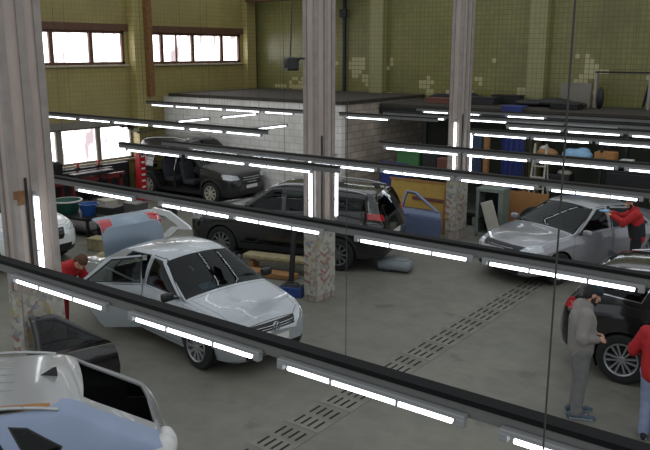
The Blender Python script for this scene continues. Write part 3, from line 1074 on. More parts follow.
    part('quarter_panel', 'quarter_panel', O['two_tone'][2] if O['two_tone'] else paint, root, lab=O['two_tone'][3] if O['two_tone'] else None)
    part('filler_band', 'filler_band', M['brown_board'], root, lab='brownish bare filler band along the roof edge')
    part('cladding', 'cladding', M['dark_plastic'], root)
    part('bonnet', 'bonnet', paint, root, tf=TF.get('bonnet'))
    lid = part('boot_lid', 'tailgate' if 'hatch' in P else 'boot_lid', XP.get('boot_lid', paint), root, tf=TF.get('boot_lid'), lab=O.get('lid_label')) if 'boot_lid' not in O['missing'] else None
    part('windscreen', 'windscreen', glass, root, 0)
    if not ('boot_lid' in O['missing'] and 'hatch' in P):
        part('rear_window', 'rear_window', glass, lid if (lid and 'hatch' in P) else root, 0, tf=TF.get('boot_lid') if 'hatch' in P else None)
    if 'body|glass' in pc:
        for sg in (1, -1):
            fs = [f for f in pc['body|glass'] if f.calc_center_median().y * sg > 0]
            if fs:
                link('side_window', mesh_from_faces('side_window', [(fs, glass)]), root)
    for sd in ('left', 'right'):
        sg = 1 if sd == 'left' else -1
        for dn in D:
            key = f'{dn}_door_{sd}'
            if key in O['missing'] or key not in pc:
                continue
            tf = TF.get(key)
            gl = [(pc[key], XP.get(key, paint))]
            if key + '|frame' in pc:
                gl.append((pc[key + '|frame'], O['trim']))
            d = link('door', mesh_from_faces('door', gl, 0.045 if tf else 0.02, M['cabin_grey'] if tf else M['cabin'], tf), root)
            if key + '|glass' in pc and key not in O.get('no_glass', ()):
                link('window', mesh_from_faces('window', [(pc[key + '|glass'], glass)], 0, None, tf), d)
            # handle
            hx = min(p[0] for p in D[dn]) + 0.17
            hz = P['handle_z']
            hy = sg * (W * 0.985 + 0.012)
            hb = MB().box((hx, hy, hz), (0.19, 0.03, 0.032), O.get('handle', paint), bev=0.01)
            if tf:
                hb.v = [tuple(tf @ Vector(v)) for v in hb.v]
            hb.build('handle', d, smooth=40)
            if dn == 'front' and O['mirrors']:
                mx, mz = P['mirror']
                mb_ = MB().box((mx, sg * (W + 0.10), mz), (0.12, 0.2, 0.13), XP.get('mirror', paint), bev=0.04)
                mb_.tube([(mx + 0.02, sg * (W - 0.10), mz - 0.05), (mx + 0.01, sg * (W + 0.06), mz - 0.03)], 0.025, M['black_plastic'])
                if tf:
                    mb_.v = [tuple(tf @ Vector(v)) for v in mb_.v]
                mb_.build('mirror', d, smooth=40)
    for nm, poly, ax, tt in P['lamps']:
        for sd in ('left', 'right'):
            key = f'{nm}_{sd}'
            if key in O['missing'] or key not in pc:
                continue
            lidlamp = lid and nm == 'lid_lamp'
            part(key, 'headlamp' if nm == 'headlamp' else 'tail_lamp', M['lamp_glass'] if nm == 'headlamp' else O.get('lamp_m', M['red_lens']), lid if lidlamp else root, 0.012, M['black_plastic'],
                 TF.get('boot_lid') if lidlamp else None)
    for nm, poly, tt in P.get('front', []):
        if nm in O['missing']:
            continue
        m = {'grille': M['black_plastic'], 'intake': M['black_plastic'], 'plate': M['plate'], 'lower_lip': M['dark_plastic']}.get(nm, M['black_plastic'])
        onlid = lid if (tt == 'r' and nm == 'rear_plate') else None
        part(nm, {'rear_plate': 'plate'}.get(nm, nm), M['plate'] if nm == 'rear_plate' else m, root, 0.01, M['black_plastic'])
    # grille bars
    if 'bars' in P and 'grille' not in O['missing']:
        gx, y0, y1, zs = P['bars']
        bb = MB()
        for z in zs:
            nn = 10
            pts = []
            for q in range(nn + 1):
                y = y0 + (y1 - y0) * q / nn
                pts.append((gx - P.get('bar_bow', 0.10) * (y / W) ** 2 * 2.2, y, z))
            bb.tube(pts, P.get('bar_r', 0.0045), M['chrome'], n=6)
        bb.build('grille_bar', root, smooth=40)
    # underbody with wheel wells
    ub = MB()
    ub.box((0, 0, P['ub_z']), (P['L'] * 0.8, W * 1.3, 0.12), M['seam'])
    for x in (xf, xr):
        for sg in (1, -1):
            a = arc(x, rw, rw + 0.05, -30, 210, 12)
            vs = []; fs = []
            for (px_, pz_) in a:
                vs.append((px_, sg * W * 0.93, pz_)); vs.append((px_, sg * W * 0.50, pz_))
            for q in range(len(a) - 1):
                fs.append((2 * q, 2 * q + 1, 2 * q + 3, 2 * q + 2))
            n0 = len(vs)
            vs.append((x, sg * W * 0.50, rw))
            for q in range(len(a) - 1):
                fs.append((n0, 2 * q + 1, 2 * q + 3))
            ub.add(vs, fs, M['seam'])
    ub.build('underbody', root)
    for x in (xf, xr):
        for sg in (1, -1):
            wheel(root, x, sg * (W - 0.115), rw, P.get('tw', 0.215), O['rim'], O['spokes'], sg, O['steer'] if x > 0 else 0.0, double=O['double'])
    if O['interior']:
        sx = P['seat_x']; sz = P['seat_z']
        for sg in (1, -1):
            seat(root, sx, sg * 0.36, sz, 0.5, O.get('seat_m'))
        seat(root, sx - 0.85, 0, sz + 0.02, 1.25, O.get('seat_m'))
        bx, bz = P['dash']
        MB().box((bx, 0, bz - 0.12), (0.45, W * 1.45, 0.26), M['cabin'], bev=0.06).build('dashboard', root, smooth=40)
        st = MB()
        c = Vector((bx - 0.36, 0.36, bz - 0.06))
        Mx = Matrix.Rotation(R(65), 3, 'Y')
        st.tube([c + Mx @ Vector((0.18 * math.cos(2 * PI * q / 20), 0.18 * math.sin(2 * PI * q / 20), 0)) for q in range(21)], 0.014, M['black_plastic'], caps=False)
        st.tube([c + Mx @ Vector((0, -0.17, 0)), c + Mx @ Vector((0, 0.17, 0))], 0.016, M['black_plastic'])
        st.build('steering_wheel', root, smooth=40)
    # roof furniture
    if O['rails']:
        for sg in (1, -1):
            rx0, rx1 = P['rail']
            pts = []
            for q in range(13):
                x = rx0 + (rx1 - rx0) * q / 12
                pr = profile(P, x)
                yy, zz = pr[22] if len(pr) > 22 else pr[-6]
                lift = 0.045 * min(1, 4 * min(q, 12 - q) / 12 + 0.1)
                pts.append((x, sg * yy, zz + lift))
            MB().tube(pts, 0.018, O.get('rail_m', M['aluminium']), n=8).build('roof_rail', root, smooth=50)
    if O['fin']:
        x = P['fin_x']
        z = soft(P['top'], x)
        fb = MB()
        fb.add([(x + 0.10, 0, z - 0.01), (x - 0.09, 0.035, z - 0.01), (x - 0.09, -0.035, z - 0.01), (x - 0.085, 0.008, z + 0.075), (x - 0.085, -0.008, z + 0.075), (x - 0.05, 0, z + 0.07)],
               [(0, 1, 3, 5), (0, 5, 4, 2), (1, 2, 4, 3), (5, 3, 4), (0, 2, 1)], M['black_plastic'])
        fb.build('shark_fin_antenna', root)
    S.bm.free()
    return root

# ---------- shape families
def sedan(L=4.39, W=1.70, H=1.46, wb=2.55, fo=0.83, rw=0.31):
    n = wb / 2 + fo; t = n - L
    s = H / 1.46
    P = dict(L=L, W=W, wb=wb, rw=rw, tumble=0.40, crown=0.055, r=0.07, belt_max=0.95 * s, ub_z=0.24, handle_z=0.80 * s, mirror=(0.80, 0.99 * s), seat_x=0.15, seat_z=0.30, dash=(0.72, 0.92 * s), fin_x=-1.05)
    P['top'] = [(t, 0.62), (t + 0.015, 0.93 * s), (t + 0.07, 1.0 * s), (t + 0.45, 1.04 * s), (-1.72, 1.06 * s), (-1.05, 1.38 * s), (-0.75, 1.44 * s), (-0.35, H), (-0.06, 1.455 * s), (0.18, 1.41 * s), (1.01, 0.995 * s), (1.14, 0.965 * s), (1.62, 0.895 * s), (n - 0.16, 0.76 * s), (n - 0.05, 0.68 * s), (n, 0.56)]
    P['bot'] = [(t, 0.42), (t + 0.05, 0.30), (t + 0.4, 0.22), (-0.9, 0.19), (0.9, 0.19), (n - 0.3, 0.20), (n - 0.05, 0.24), (n, 0.32)]
    P['belt'] = [(t, 0.60), (t + 0.05, 0.90 * s), (-1.7, 1.0 * s), (-0.6, 0.965 * s), (0.6, 0.925 * s), (1.15, 0.895 * s), (1.7, 0.80 * s), (n - 0.1, 0.66 * s), (n, 0.5)]
    P['plan'] = [(t, 0.60 * W / 2), (t + 0.03, 0.78 * W / 2), (t + 0.14, 0.90 * W / 2), (t + 0.5, 0.975 * W / 2), (-0.8, W / 2), (0.8, W / 2), (1.3, 0.99 * W / 2), (n - 0.45, 0.94 * W / 2), (n - 0.18, 0.84 * W / 2), (n - 0.05, 0.68 * W / 2), (n, 0.5 * W / 2)]
    yb, yr = 0.86 * W / 2, 0.66 * W / 2
    P['screen'] = dict(front=[(0.99, -yb), (0.99, yb), (0.24, yr + 0.03), (0.24, -yr - 0.03)], rear=[(-1.68, -yb * 0.9), (-1.68, yb * 0.9), (-1.12, yr * 0.98), (-1.12, -yr * 0.98)])
    P['bonnet'] = [(1.06, -0.84 * W / 2), (1.06, 0.84 * W / 2), (n - 0.25, 0.70 * W / 2), (n - 0.12, 0.50 * W / 2), (n - 0.12, -0.50 * W / 2), (n - 0.25, -0.70 * W / 2)]
    P['boot'] = [([(-1.71, -0.70 * W / 2), (-1.71, 0.70 * W / 2), (t - 0.1, 0.70 * W / 2), (t - 0.1, -0.70 * W / 2)], 'z'),
                 ([(-0.70 * W / 2, 0.70), (0.70 * W / 2, 0.70), (0.70 * W / 2, 1.2), (-0.70 * W / 2, 1.2)], 'x')]
    P['doors'] = {'front': [(1.02, 0.30), (1.08, 0.62), (0.99, 0.92 * s), (0.18, 1.37 * s), (-0.10, 1.39 * s), (-0.13, 0.9 * s), (-0.10, 0.28)],
                  'rear': [(-0.12, 0.28), (-0.15, 0.9 * s), (-0.12, 1.385 * s), (-0.72, 1.355 * s), (-1.15, 1.02 * s), (-1.06, 0.72), (-0.88, 0.40), (-0.80, 0.28)]}
    P['windows'] = [('front', [(0.82, 0.965 * s), (0.15, 1.345 * s), (-0.06, 1.362 * s), (-0.09, 0.965 * s)]),
                    ('rear', [(-0.18, 0.97 * s), (-0.16, 1.355 * s), (-0.66, 1.325 * s), (-1.06, 1.035 * s), (-1.04, 1.0 * s)])]
    P['lamps'] = [('headlamp', [(0.46 * W / 2, 0.61 * s), (0.52 * W / 2, 0.70 * s), (0.99 * W / 2, 0.80 * s), (0.99 * W / 2, 0.66 * s), (0.80 * W / 2, 0.61 * s)], 'x', 'f'),
                  ('tail_lamp', [(0.70 * W / 2, 0.74 * s), (0.70 * W / 2, 0.93 * s), (1.0 * W / 2, 0.97 * s), (1.0 * W / 2, 0.78 * s)], 'x', 'r'),
                  ('lid_lamp', [(0.40 * W / 2, 0.80 * s), (0.44 * W / 2, 0.97 * s), (0.69 * W / 2, 0.99 * s), (0.69 * W / 2, 0.78 * s)], 'x', 'r')]
    P['front'] = [('grille', [(-0.45 * W / 2, 0.60 * s), (-0.52 * W / 2, 0.70 * s), (0.52 * W / 2, 0.70 * s), (0.45 * W / 2, 0.60 * s)], 'f'),
                  ('intake', [(-0.6 * W / 2, 0.26), (-0.66 * W / 2, 0.40), (0.66 * W / 2, 0.40), (0.6 * W / 2, 0.26)], 'f'),
                  ('plate', [(-0.26, 0.44), (-0.26, 0.55), (0.26, 0.55), (0.26, 0.44)], 'f')]
    P['bars'] = (n - 0.005, -0.44 * W / 2, 0.44 * W / 2, (0.635 * s, 0.675 * s))
    P['n'] = n; P['t'] = t
    return P

def suv(L=4.64, W=1.83, H=1.70, wb=2.70, fo=0.92, rw=0.355, slope=0.0, boxy=0.0):
    n = wb / 2 + fo; t = n - L
    s = H / 1.70
    P = dict(L=L, W=W, wb=wb, rw=rw, tumble=0.30, crown=0.06, r=0.07, belt_max=1.10 * s, ub_z=0.30, handle_z=0.98 * s, mirror=(0.78, 1.17 * s), seat_x=0.12, seat_z=0.48, dash=(0.74, 1.06 * s), fin_x=t + 0.52, hatch=True, clad_z=0.42)
    rx = t + 0.34 + slope
    P['top'] = [(t, 0.72), (t + 0.02, 0.98 * s), (t + 0.10, 1.10 * s), (rx - 0.08, 1.52 * s), (rx, 1.60 * s), (rx + 0.25, 1.64 * s), (-0.45, H), (0.05, 1.685 * s), (0.28, 1.63 * s), (1.02, 1.16 * s), (1.15, 1.125 * s), (1.6, 1.06 * s), (n - 0.20, 0.96 * s), (n - 0.07, 0.86 * s), (n, 0.70)]
    P['bot'] = [(t, 0.46), (t + 0.05, 0.36), (t + 0.4, 0.28), (-0.9, 0.24), (0.9, 0.24), (n - 0.3, 0.26), (n - 0.05, 0.30), (n, 0.38)]
    P['belt'] = [(t, 0.70), (t + 0.06, 1.02 * s), (-1.5, 1.13 * s), (-0.6, 1.10 * s), (0.6, 1.06 * s), (1.1, 1.03 * s), (1.7, 0.96 * s), (n - 0.12, 0.84 * s), (n, 0.64)]
    P['plan'] = [(t, 0.66 * W / 2), (t + 0.03, 0.82 * W / 2), (t + 0.14, 0.92 * W / 2), (t + 0.45, 0.975 * W / 2), (-0.8, W / 2), (0.8, W / 2), (1.3, 0.99 * W / 2), (n - 0.40, 0.95 * W / 2), (n - 0.16, 0.86 * W / 2), (n - 0.04, 0.70 * W / 2), (n, 0.55 * W / 2)]
    yb, yr = 0.87 * W / 2, 0.70 * W / 2
    P['screen'] = dict(front=[(1.00, -yb), (1.00, yb), (0.33, yr + 0.03), (0.33, -yr - 0.03)], rear_x=[(-0.80 * W / 2, 1.12 * s), (0.80 * W / 2, 1.12 * s), (0.66 * W / 2, 1.50 * s), (-0.66 * W / 2, 1.50 * s)])
    P['bonnet'] = [(1.06, -0.85 * W / 2), (1.06, 0.85 * W / 2), (n - 0.28, 0.74 * W / 2), (n - 0.15, 0.56 * W / 2), (n - 0.15, -0.56 * W / 2), (n - 0.28, -0.74 * W / 2)]
    P['boot'] = [([(-0.72 * W / 2, 0.66), (0.72 * W / 2, 0.66), (0.78 * W / 2, 1.05 * s), (0.70 * W / 2, 1.57 * s), (-0.70 * W / 2, 1.57 * s), (-0.78 * W / 2, 1.05 * s)], 'x')]
    P['doors'] = {'front': [(0.98, 0.40), (1.02, 0.75), (0.98, 1.04 * s), (0.26, 1.57 * s), (-0.10, 1.60 * s), (-0.13, 1.05 * s), (-0.10, 0.38)],
                  'rear': [(-0.12, 0.38), (-0.15, 1.05 * s), (-0.12, 1.60 * s), (-0.98, 1.575 * s), (-1.17, 1.2 * s), (-1.13, 0.9), (-0.92, 0.52), (-0.84, 0.38)]}
    P['windows'] = [('front', [(0.86, 1.115 * s), (0.22, 1.53 * s), (-0.06, 1.555 * s), (-0.09, 1.125 * s)]),
                    ('rear', [(-0.18, 1.13 * s), (-0.16, 1.555 * s), (-0.92, 1.53 * s), (-1.06, 1.25 * s), (-1.04, 1.17 * s)]),
                    ('quarter', [(-1.20, 1.20 * s), (-1.06, 1.52 * s), (rx + 0.16, 1.48 * s), (t + 0.44, 1.24 * s)])]
    P['lamps'] = [('headlamp', [(0.52 * W / 2, 0.78 * s), (0.56 * W / 2, 0.88 * s), (0.99 * W / 2, 0.96 * s), (0.99 * W / 2, 0.82 * s), (0.84 * W / 2, 0.77 * s)], 'x', 'f'),
                  ('tail_lamp', [(0.60 * W / 2, 0.92 * s), (0.64 * W / 2, 1.08 * s), (0.995 * W / 2, 1.12 * s), (0.995 * W / 2, 0.95 * s)], 'x', 'r')]
    P['front'] = [('grille', [(-0.40 * W / 2, 0.62 * s), (-0.50 * W / 2, 0.86 * s), (0.50 * W / 2, 0.86 * s), (0.40 * W / 2, 0.62 * s)], 'f'),
                  ('intake', [(-0.6 * W / 2, 0.34), (-0.66 * W / 2, 0.50), (0.66 * W / 2, 0.50), (0.6 * W / 2, 0.34)], 'f'),
                  ('rear_plate', [(-0.26, 0.76), (-0.26, 0.88), (0.26, 0.88), (0.26, 0.76)], 'r')]
    P['front'].append(('plate', [(-0.26, 0.535), (-0.26, 0.64), (0.26, 0.64), (0.26, 0.535)], 'f'))
    P['rail'] = (rx + 0.15, 0.15)
    P['bars'] = (n + 0.0, -0.40 * W / 2, 0.40 * W / 2, (0.68 * s, 0.75 * s, 0.82 * s))
    P['n'] = n; P['t'] = t
    return P

# ---------- the cars that stand in the hall
P = sedan(4.62, 1.79, 1.55, 2.68, 0.85, 0.355)
polo = car('sedan', 'silver sedan with raised boot lid and open rear door in the middle bay', (-9.25, 8.45, 0), R(-8), P, M['silver'],
           dict(open={'rear_door_right': ((-0.13, -0.84, 0.9), 'Z', 48), 'boot_lid': ((-1.74, 0, 1.09), 'Y', 88)},
                extra_paint={'boot_lid': M['lid_reflect'], 'mirror': M['black_plastic']}, lid_label='raised blue silver boot lid with red lamps', spokes=10, seat_m=M['seat_cloth']))
# round badge with a V above a W on the nose, seat cover seen through the open door
bg = MB()
nx = P['n'] + 0.012
bg.lathe([(0.078, 0), (0.078, 0.016), (0.066, 0.016), (0.066, 0)], M['chrome'], (nx - 0.01, 0, 0.69), 'x', n=28, close=False)
def stroke(b, pts, w, x):
    for (a, c) in zip(pts, pts[1:]):
        d = Vector((c[0] - a[0], c[1] - a[1])); d.normalize()
        nn = Vector((-d.y, d.x)) * w / 2
        q = [(a[0] + nn.x, a[1] + nn.y), (a[0] - nn.x, a[1] - nn.y), (c[0] - nn.x, c[1] - nn.y), (c[0] + nn.x, c[1] + nn.y)]
        b.prism(q, x, x + 0.012, M['chrome'], 'x')
stroke(bg, [(-0.030, 0.748), (0.0, 0.694), (0.030, 0.748)], 0.013, nx - 0.006)
stroke(bg, [(-0.052, 0.718), (-0.026, 0.640), (0.0, 0.682), (0.026, 0.640), (0.052, 0.718)], 0.013, nx - 0.006)
bg.build('badge', polo)
MB().box((-0.62, -0.30, 0.80), (0.6, 0.62, 0.12), M['seat_cover'], bev=0.05).build('seat_cover', polo, smooth=40)
MB().box((0.84, -0.28, 1.085), (0.14, 0.26, 0.012), M['blue_bag'], rot=Matrix.Rotation(R(25), 3, 'Y')).build('windscreen_card', polo)

Px = suv(5.0, 1.95, 1.86, 2.92, 1.02, 0.375)
Px['lamps'][1] = ('tail_lamp', [(0.62, 1.14), (0.60, 1.27), (0.98, 1.36), (0.98, 1.22)], 'x', 'r')
Px['lamp_wrap'] = 0.42
car('crossover', 'black crossover parked behind the middle column', (-11.10, 13.50, 0), R(194.5), Px, M['black_paint'],
    dict(rails=True, fin=True, cladding=True, spokes=10, rim=M['dark_alloy'], seat_m=M['seat_cloth']))

Pd = suv(4.6, 1.92, 1.82, 2.82, 0.92, 0.37)
Pd['bar_r'] = 0.016
Pd['top'] = [(x, z + 0.20 * max(0, min(1, (z - 1.25) / 0.35))) for x, z in Pd['top']]
car('wrecked_car', 'dark grey crossover without side doors, its tailgate raised, at the back left', (-18.36, 17.30, 0), R(2), Pd, M['dark_grey_paint'],
    dict(missing=('front_door_right', 'rear_door_right'), open={'boot_lid': ((Pd['t'] + 0.42, 0, 1.90), 'Y', 85)}, cladding=True, rails=True, spokes=8, rim=M['off_white']))

Pe = sedan(4.85, 1.88, 1.54, 2.86, 0.90, 0.34)
Pe['lamps'][0] = ('headlamp', [(a, b + 0.07) for a, b in Pe['lamps'][0][1]], 'x', 'f')
Pe['front'][0] = ('grille', [(a * 1.15, b + 0.07) for a, b in Pe['front'][0][1]], 'f')
Pe['bars'] = (*Pe['bars'][:3], [z + 0.07 for z in Pe['bars'][3]])
car('sedan', 'silver grey sedan facing the camera at the right, man at its side', (-5.50, 16.55, 0), R(-112), Pe, M['silver2'],
    dict(fin=False, spokes=10, open={'rear_door_left': ((-0.13, 0.89, 0.9), 'Z', -16)}))

Pm = suv(4.70, 1.88, 1.76, 2.78, 0.92, 0.375, slope=0.12)
car('crossover', 'black crossover at the right edge, seen from its rear right corner', (-1.36, 11.66, 0), R(0), Pm, M['black2'],
    dict(fin=True, rails=True, rail_m=M['chrome'], cladding=False, spokes=6, double=True, trim=M['chrome'], glass=M['dark_glass']))

Pw = suv(4.6, 1.92, 1.70, 2.80, 0.9, 0.36)
car('crossover', 'white crossover nosing out from behind the left column', (-16.95, 9.2, 0), R(1), Pw, M['white_paint'],
    dict(cladding=True, spokes=8))

Ps = suv(4.80, 1.86, 1.72, 2.75, 0.9, 0.36, slope=0.55)
Ps['crown'] = 0.035
Ps['fin_x'] = Ps['t'] + 1.12
Ps['lamp_wrap'] = 0.32
Ps['lamps'][1] = ('tail_lamp', [(0.50, 0.86), (0.54, 1.06), (0.93, 1.12), (0.93, 0.90)], 'x', 'r')
Ps['windows'] = Ps['windows'][:2] + [('quarter', [(-1.20, 1.215), (-1.06, 1.53), (-1.22, 1.50), (-1.50, 1.30), (-1.46, 1.22)])]
WS = 0.93
Ps['boot'] = [([(-0.60, 1.14), (0.34, 1.14), (0.36, 1.54), (-0.58, 1.54)], 'x')]
Ps['screen']['rear_x'] = [(-0.58, 1.16), (0.32, 1.16), (0.34, 1.52), (-0.56, 1.52)]
stripped = car('crossover', 'dusty silver crossover stripped at the rear, its near side in blue grey primer', (-7.06, 2.66, 0), R(-123), Ps, M['silver3'],
    dict(missing=('boot_lid',), lamp_m=M['paper'], roof_band=[(-1.42, 0.585), (1.0, 0.52), (1.0, 0.66), (-1.42, 0.668)], fin=True, rails=True, cladding=False, glass=M['dark_glass'], nodoors=('left',),
         two_tone=('left', [[(Ps['t'] - 0.1, 0.46), (Ps['t'] + 1.0, 0.50), (Ps['t'] + 1.0, 1.2), (Ps['t'] - 0.1, 1.2)], [(Ps['t'] - 0.1, 0.35), (1.2, 0.35), (1.2, 1.10), (0.25, 1.60), (-0.6, 1.635), (Ps['t'] + 1.0, 1.62), (Ps['t'] - 0.1, 1.62)]], M['primer'], 'near flank in matt blue grey primer')))
for y in (-0.42, -0.25, -0.08, 0.10, 0.28):
    MB().tube([(x, y, soft(Ps['top'], x) - Ps['crown'] * (y / 0.62) ** 2 + 0.002) for x in [-1.10 + 0.1 * q for q in range(13)]], 0.011, M['silver3'], n=8).build('roof_rib', stripped, smooth=60)
MB().box((-0.35, 0.672, 1.655), (1.7, 0.03, 0.03), M['black_plastic']).build('ditch_strip', stripped)
MB().ball((Ps['t'] + 0.10, 0.62, 1.02), (0.10, 0.17, 0.12), M['paper'], 16, 10).ball((Ps['t'] + 0.06, 0.42, 0.96), (0.1, 0.2, 0.14), M['paper'], 14, 8).build('masking_paper', stripped, smooth=60)

# ================================================================ PEOPLE
def capsule(b, p0, p1, r0, r1, m, n=14, flat=None):
    p0, p1 = Vector(p0), Vector(p1)
    t = (p1 - p0).normalized()
    pts = []; rs = []
    for q in (90, 60, 30):
        pts.append(p0 - t * r0 * math.sin(R(q))); rs.append(max(0.0008, r0 * math.cos(R(q))))
    pts.append(p0); rs.append(r0)
    pts.append(p1); rs.append(r1)
    for q in (30, 60, 90):
        pts.append(p1 + t * r1 * math.sin(R(q))); rs.append(max(0.0008, r1 * math.cos(R(q))))
    b.tube(pts, rs, m, n=n)

def fused(name, b, voxel, parent, smooth=3):
    """one continuous skin over all the shapes in b"""
    me = b.mesh(name, None, fix=True)
    o = bpy.data.objects.new(name + '_raw', me)
    COL.objects.link(o)
    md = o.modifiers.new('skin', 'REMESH')
    md.mode = 'VOXEL'
    md.voxel_size = voxel
    sm = o.modifiers.new('relax', 'SMOOTH')
    sm.iterations = smooth
    sm.factor = 0.5
    bpy.context.view_layer.update()
    dg = bpy.context.evaluated_depsgraph_get()
    out = bpy.data.meshes.new_from_object(o.evaluated_get(dg))
    bpy.data.objects.remove(o)
    out.name = name
    mats = b.mats
    out.materials.clear()
    for m in mats[:1]:
        out.materials.append(m)
    out.polygons.foreach_set('material_index', [0] * len(out.polygons))
    out.shade_smooth()
    return link(name, out, parent)

def hand(b, w, d, nrm, side, curl, m, s=1.0):
    """w wrist, d hand direction, nrm palm normal (where the fingers curl to), side +1 thumb towards d x nrm"""
    d = Vector(d).normalized(); nrm = (Vector(nrm) - d * Vector(nrm).dot(d)).normalized()
    a = d.cross(nrm) * side
    w = Vector(w)
    for k in range(4):
        off = (1.5 - k) * 0.021 * s
        base = w + d * 0.085 * s + a * off
        capsule(b, w + a * off * 0.6 + d * 0.01, base, 0.017 * s, 0.012 * s, m, 8)
        L = (0.036, 0.042, 0.040, 0.031)[k] * s
        a1, a2 = R(curl), R(curl * 2.0)
        d1 = d * math.cos(a1) + nrm * math.sin(a1)
        d2 = d * math.cos(a2) + nrm * math.sin(a2)
        p1 = base + d1 * L
        capsule(b, base, p1, 0.0105 * s, 0.0095 * s, m, 8)
        p2 = p1 + d2 * L * 0.9
        capsule(b, p1, p2, 0.0095 * s, 0.0080 * s, m, 8)
    tb = w + d * 0.025 * s + a * 0.028 * s
    td = (d * 0.65 + a * 0.6 + nrm * 0.35).normalized()
    t1 = tb + td * 0.042 * s
    capsule(b, tb, t1, 0.014 * s, 0.011 * s, m, 8)
    capsule(b, t1, t1 + (d * 0.9 + nrm * 0.4).normalized() * 0.032 * s, 0.011 * s, 0.009 * s, m, 8)

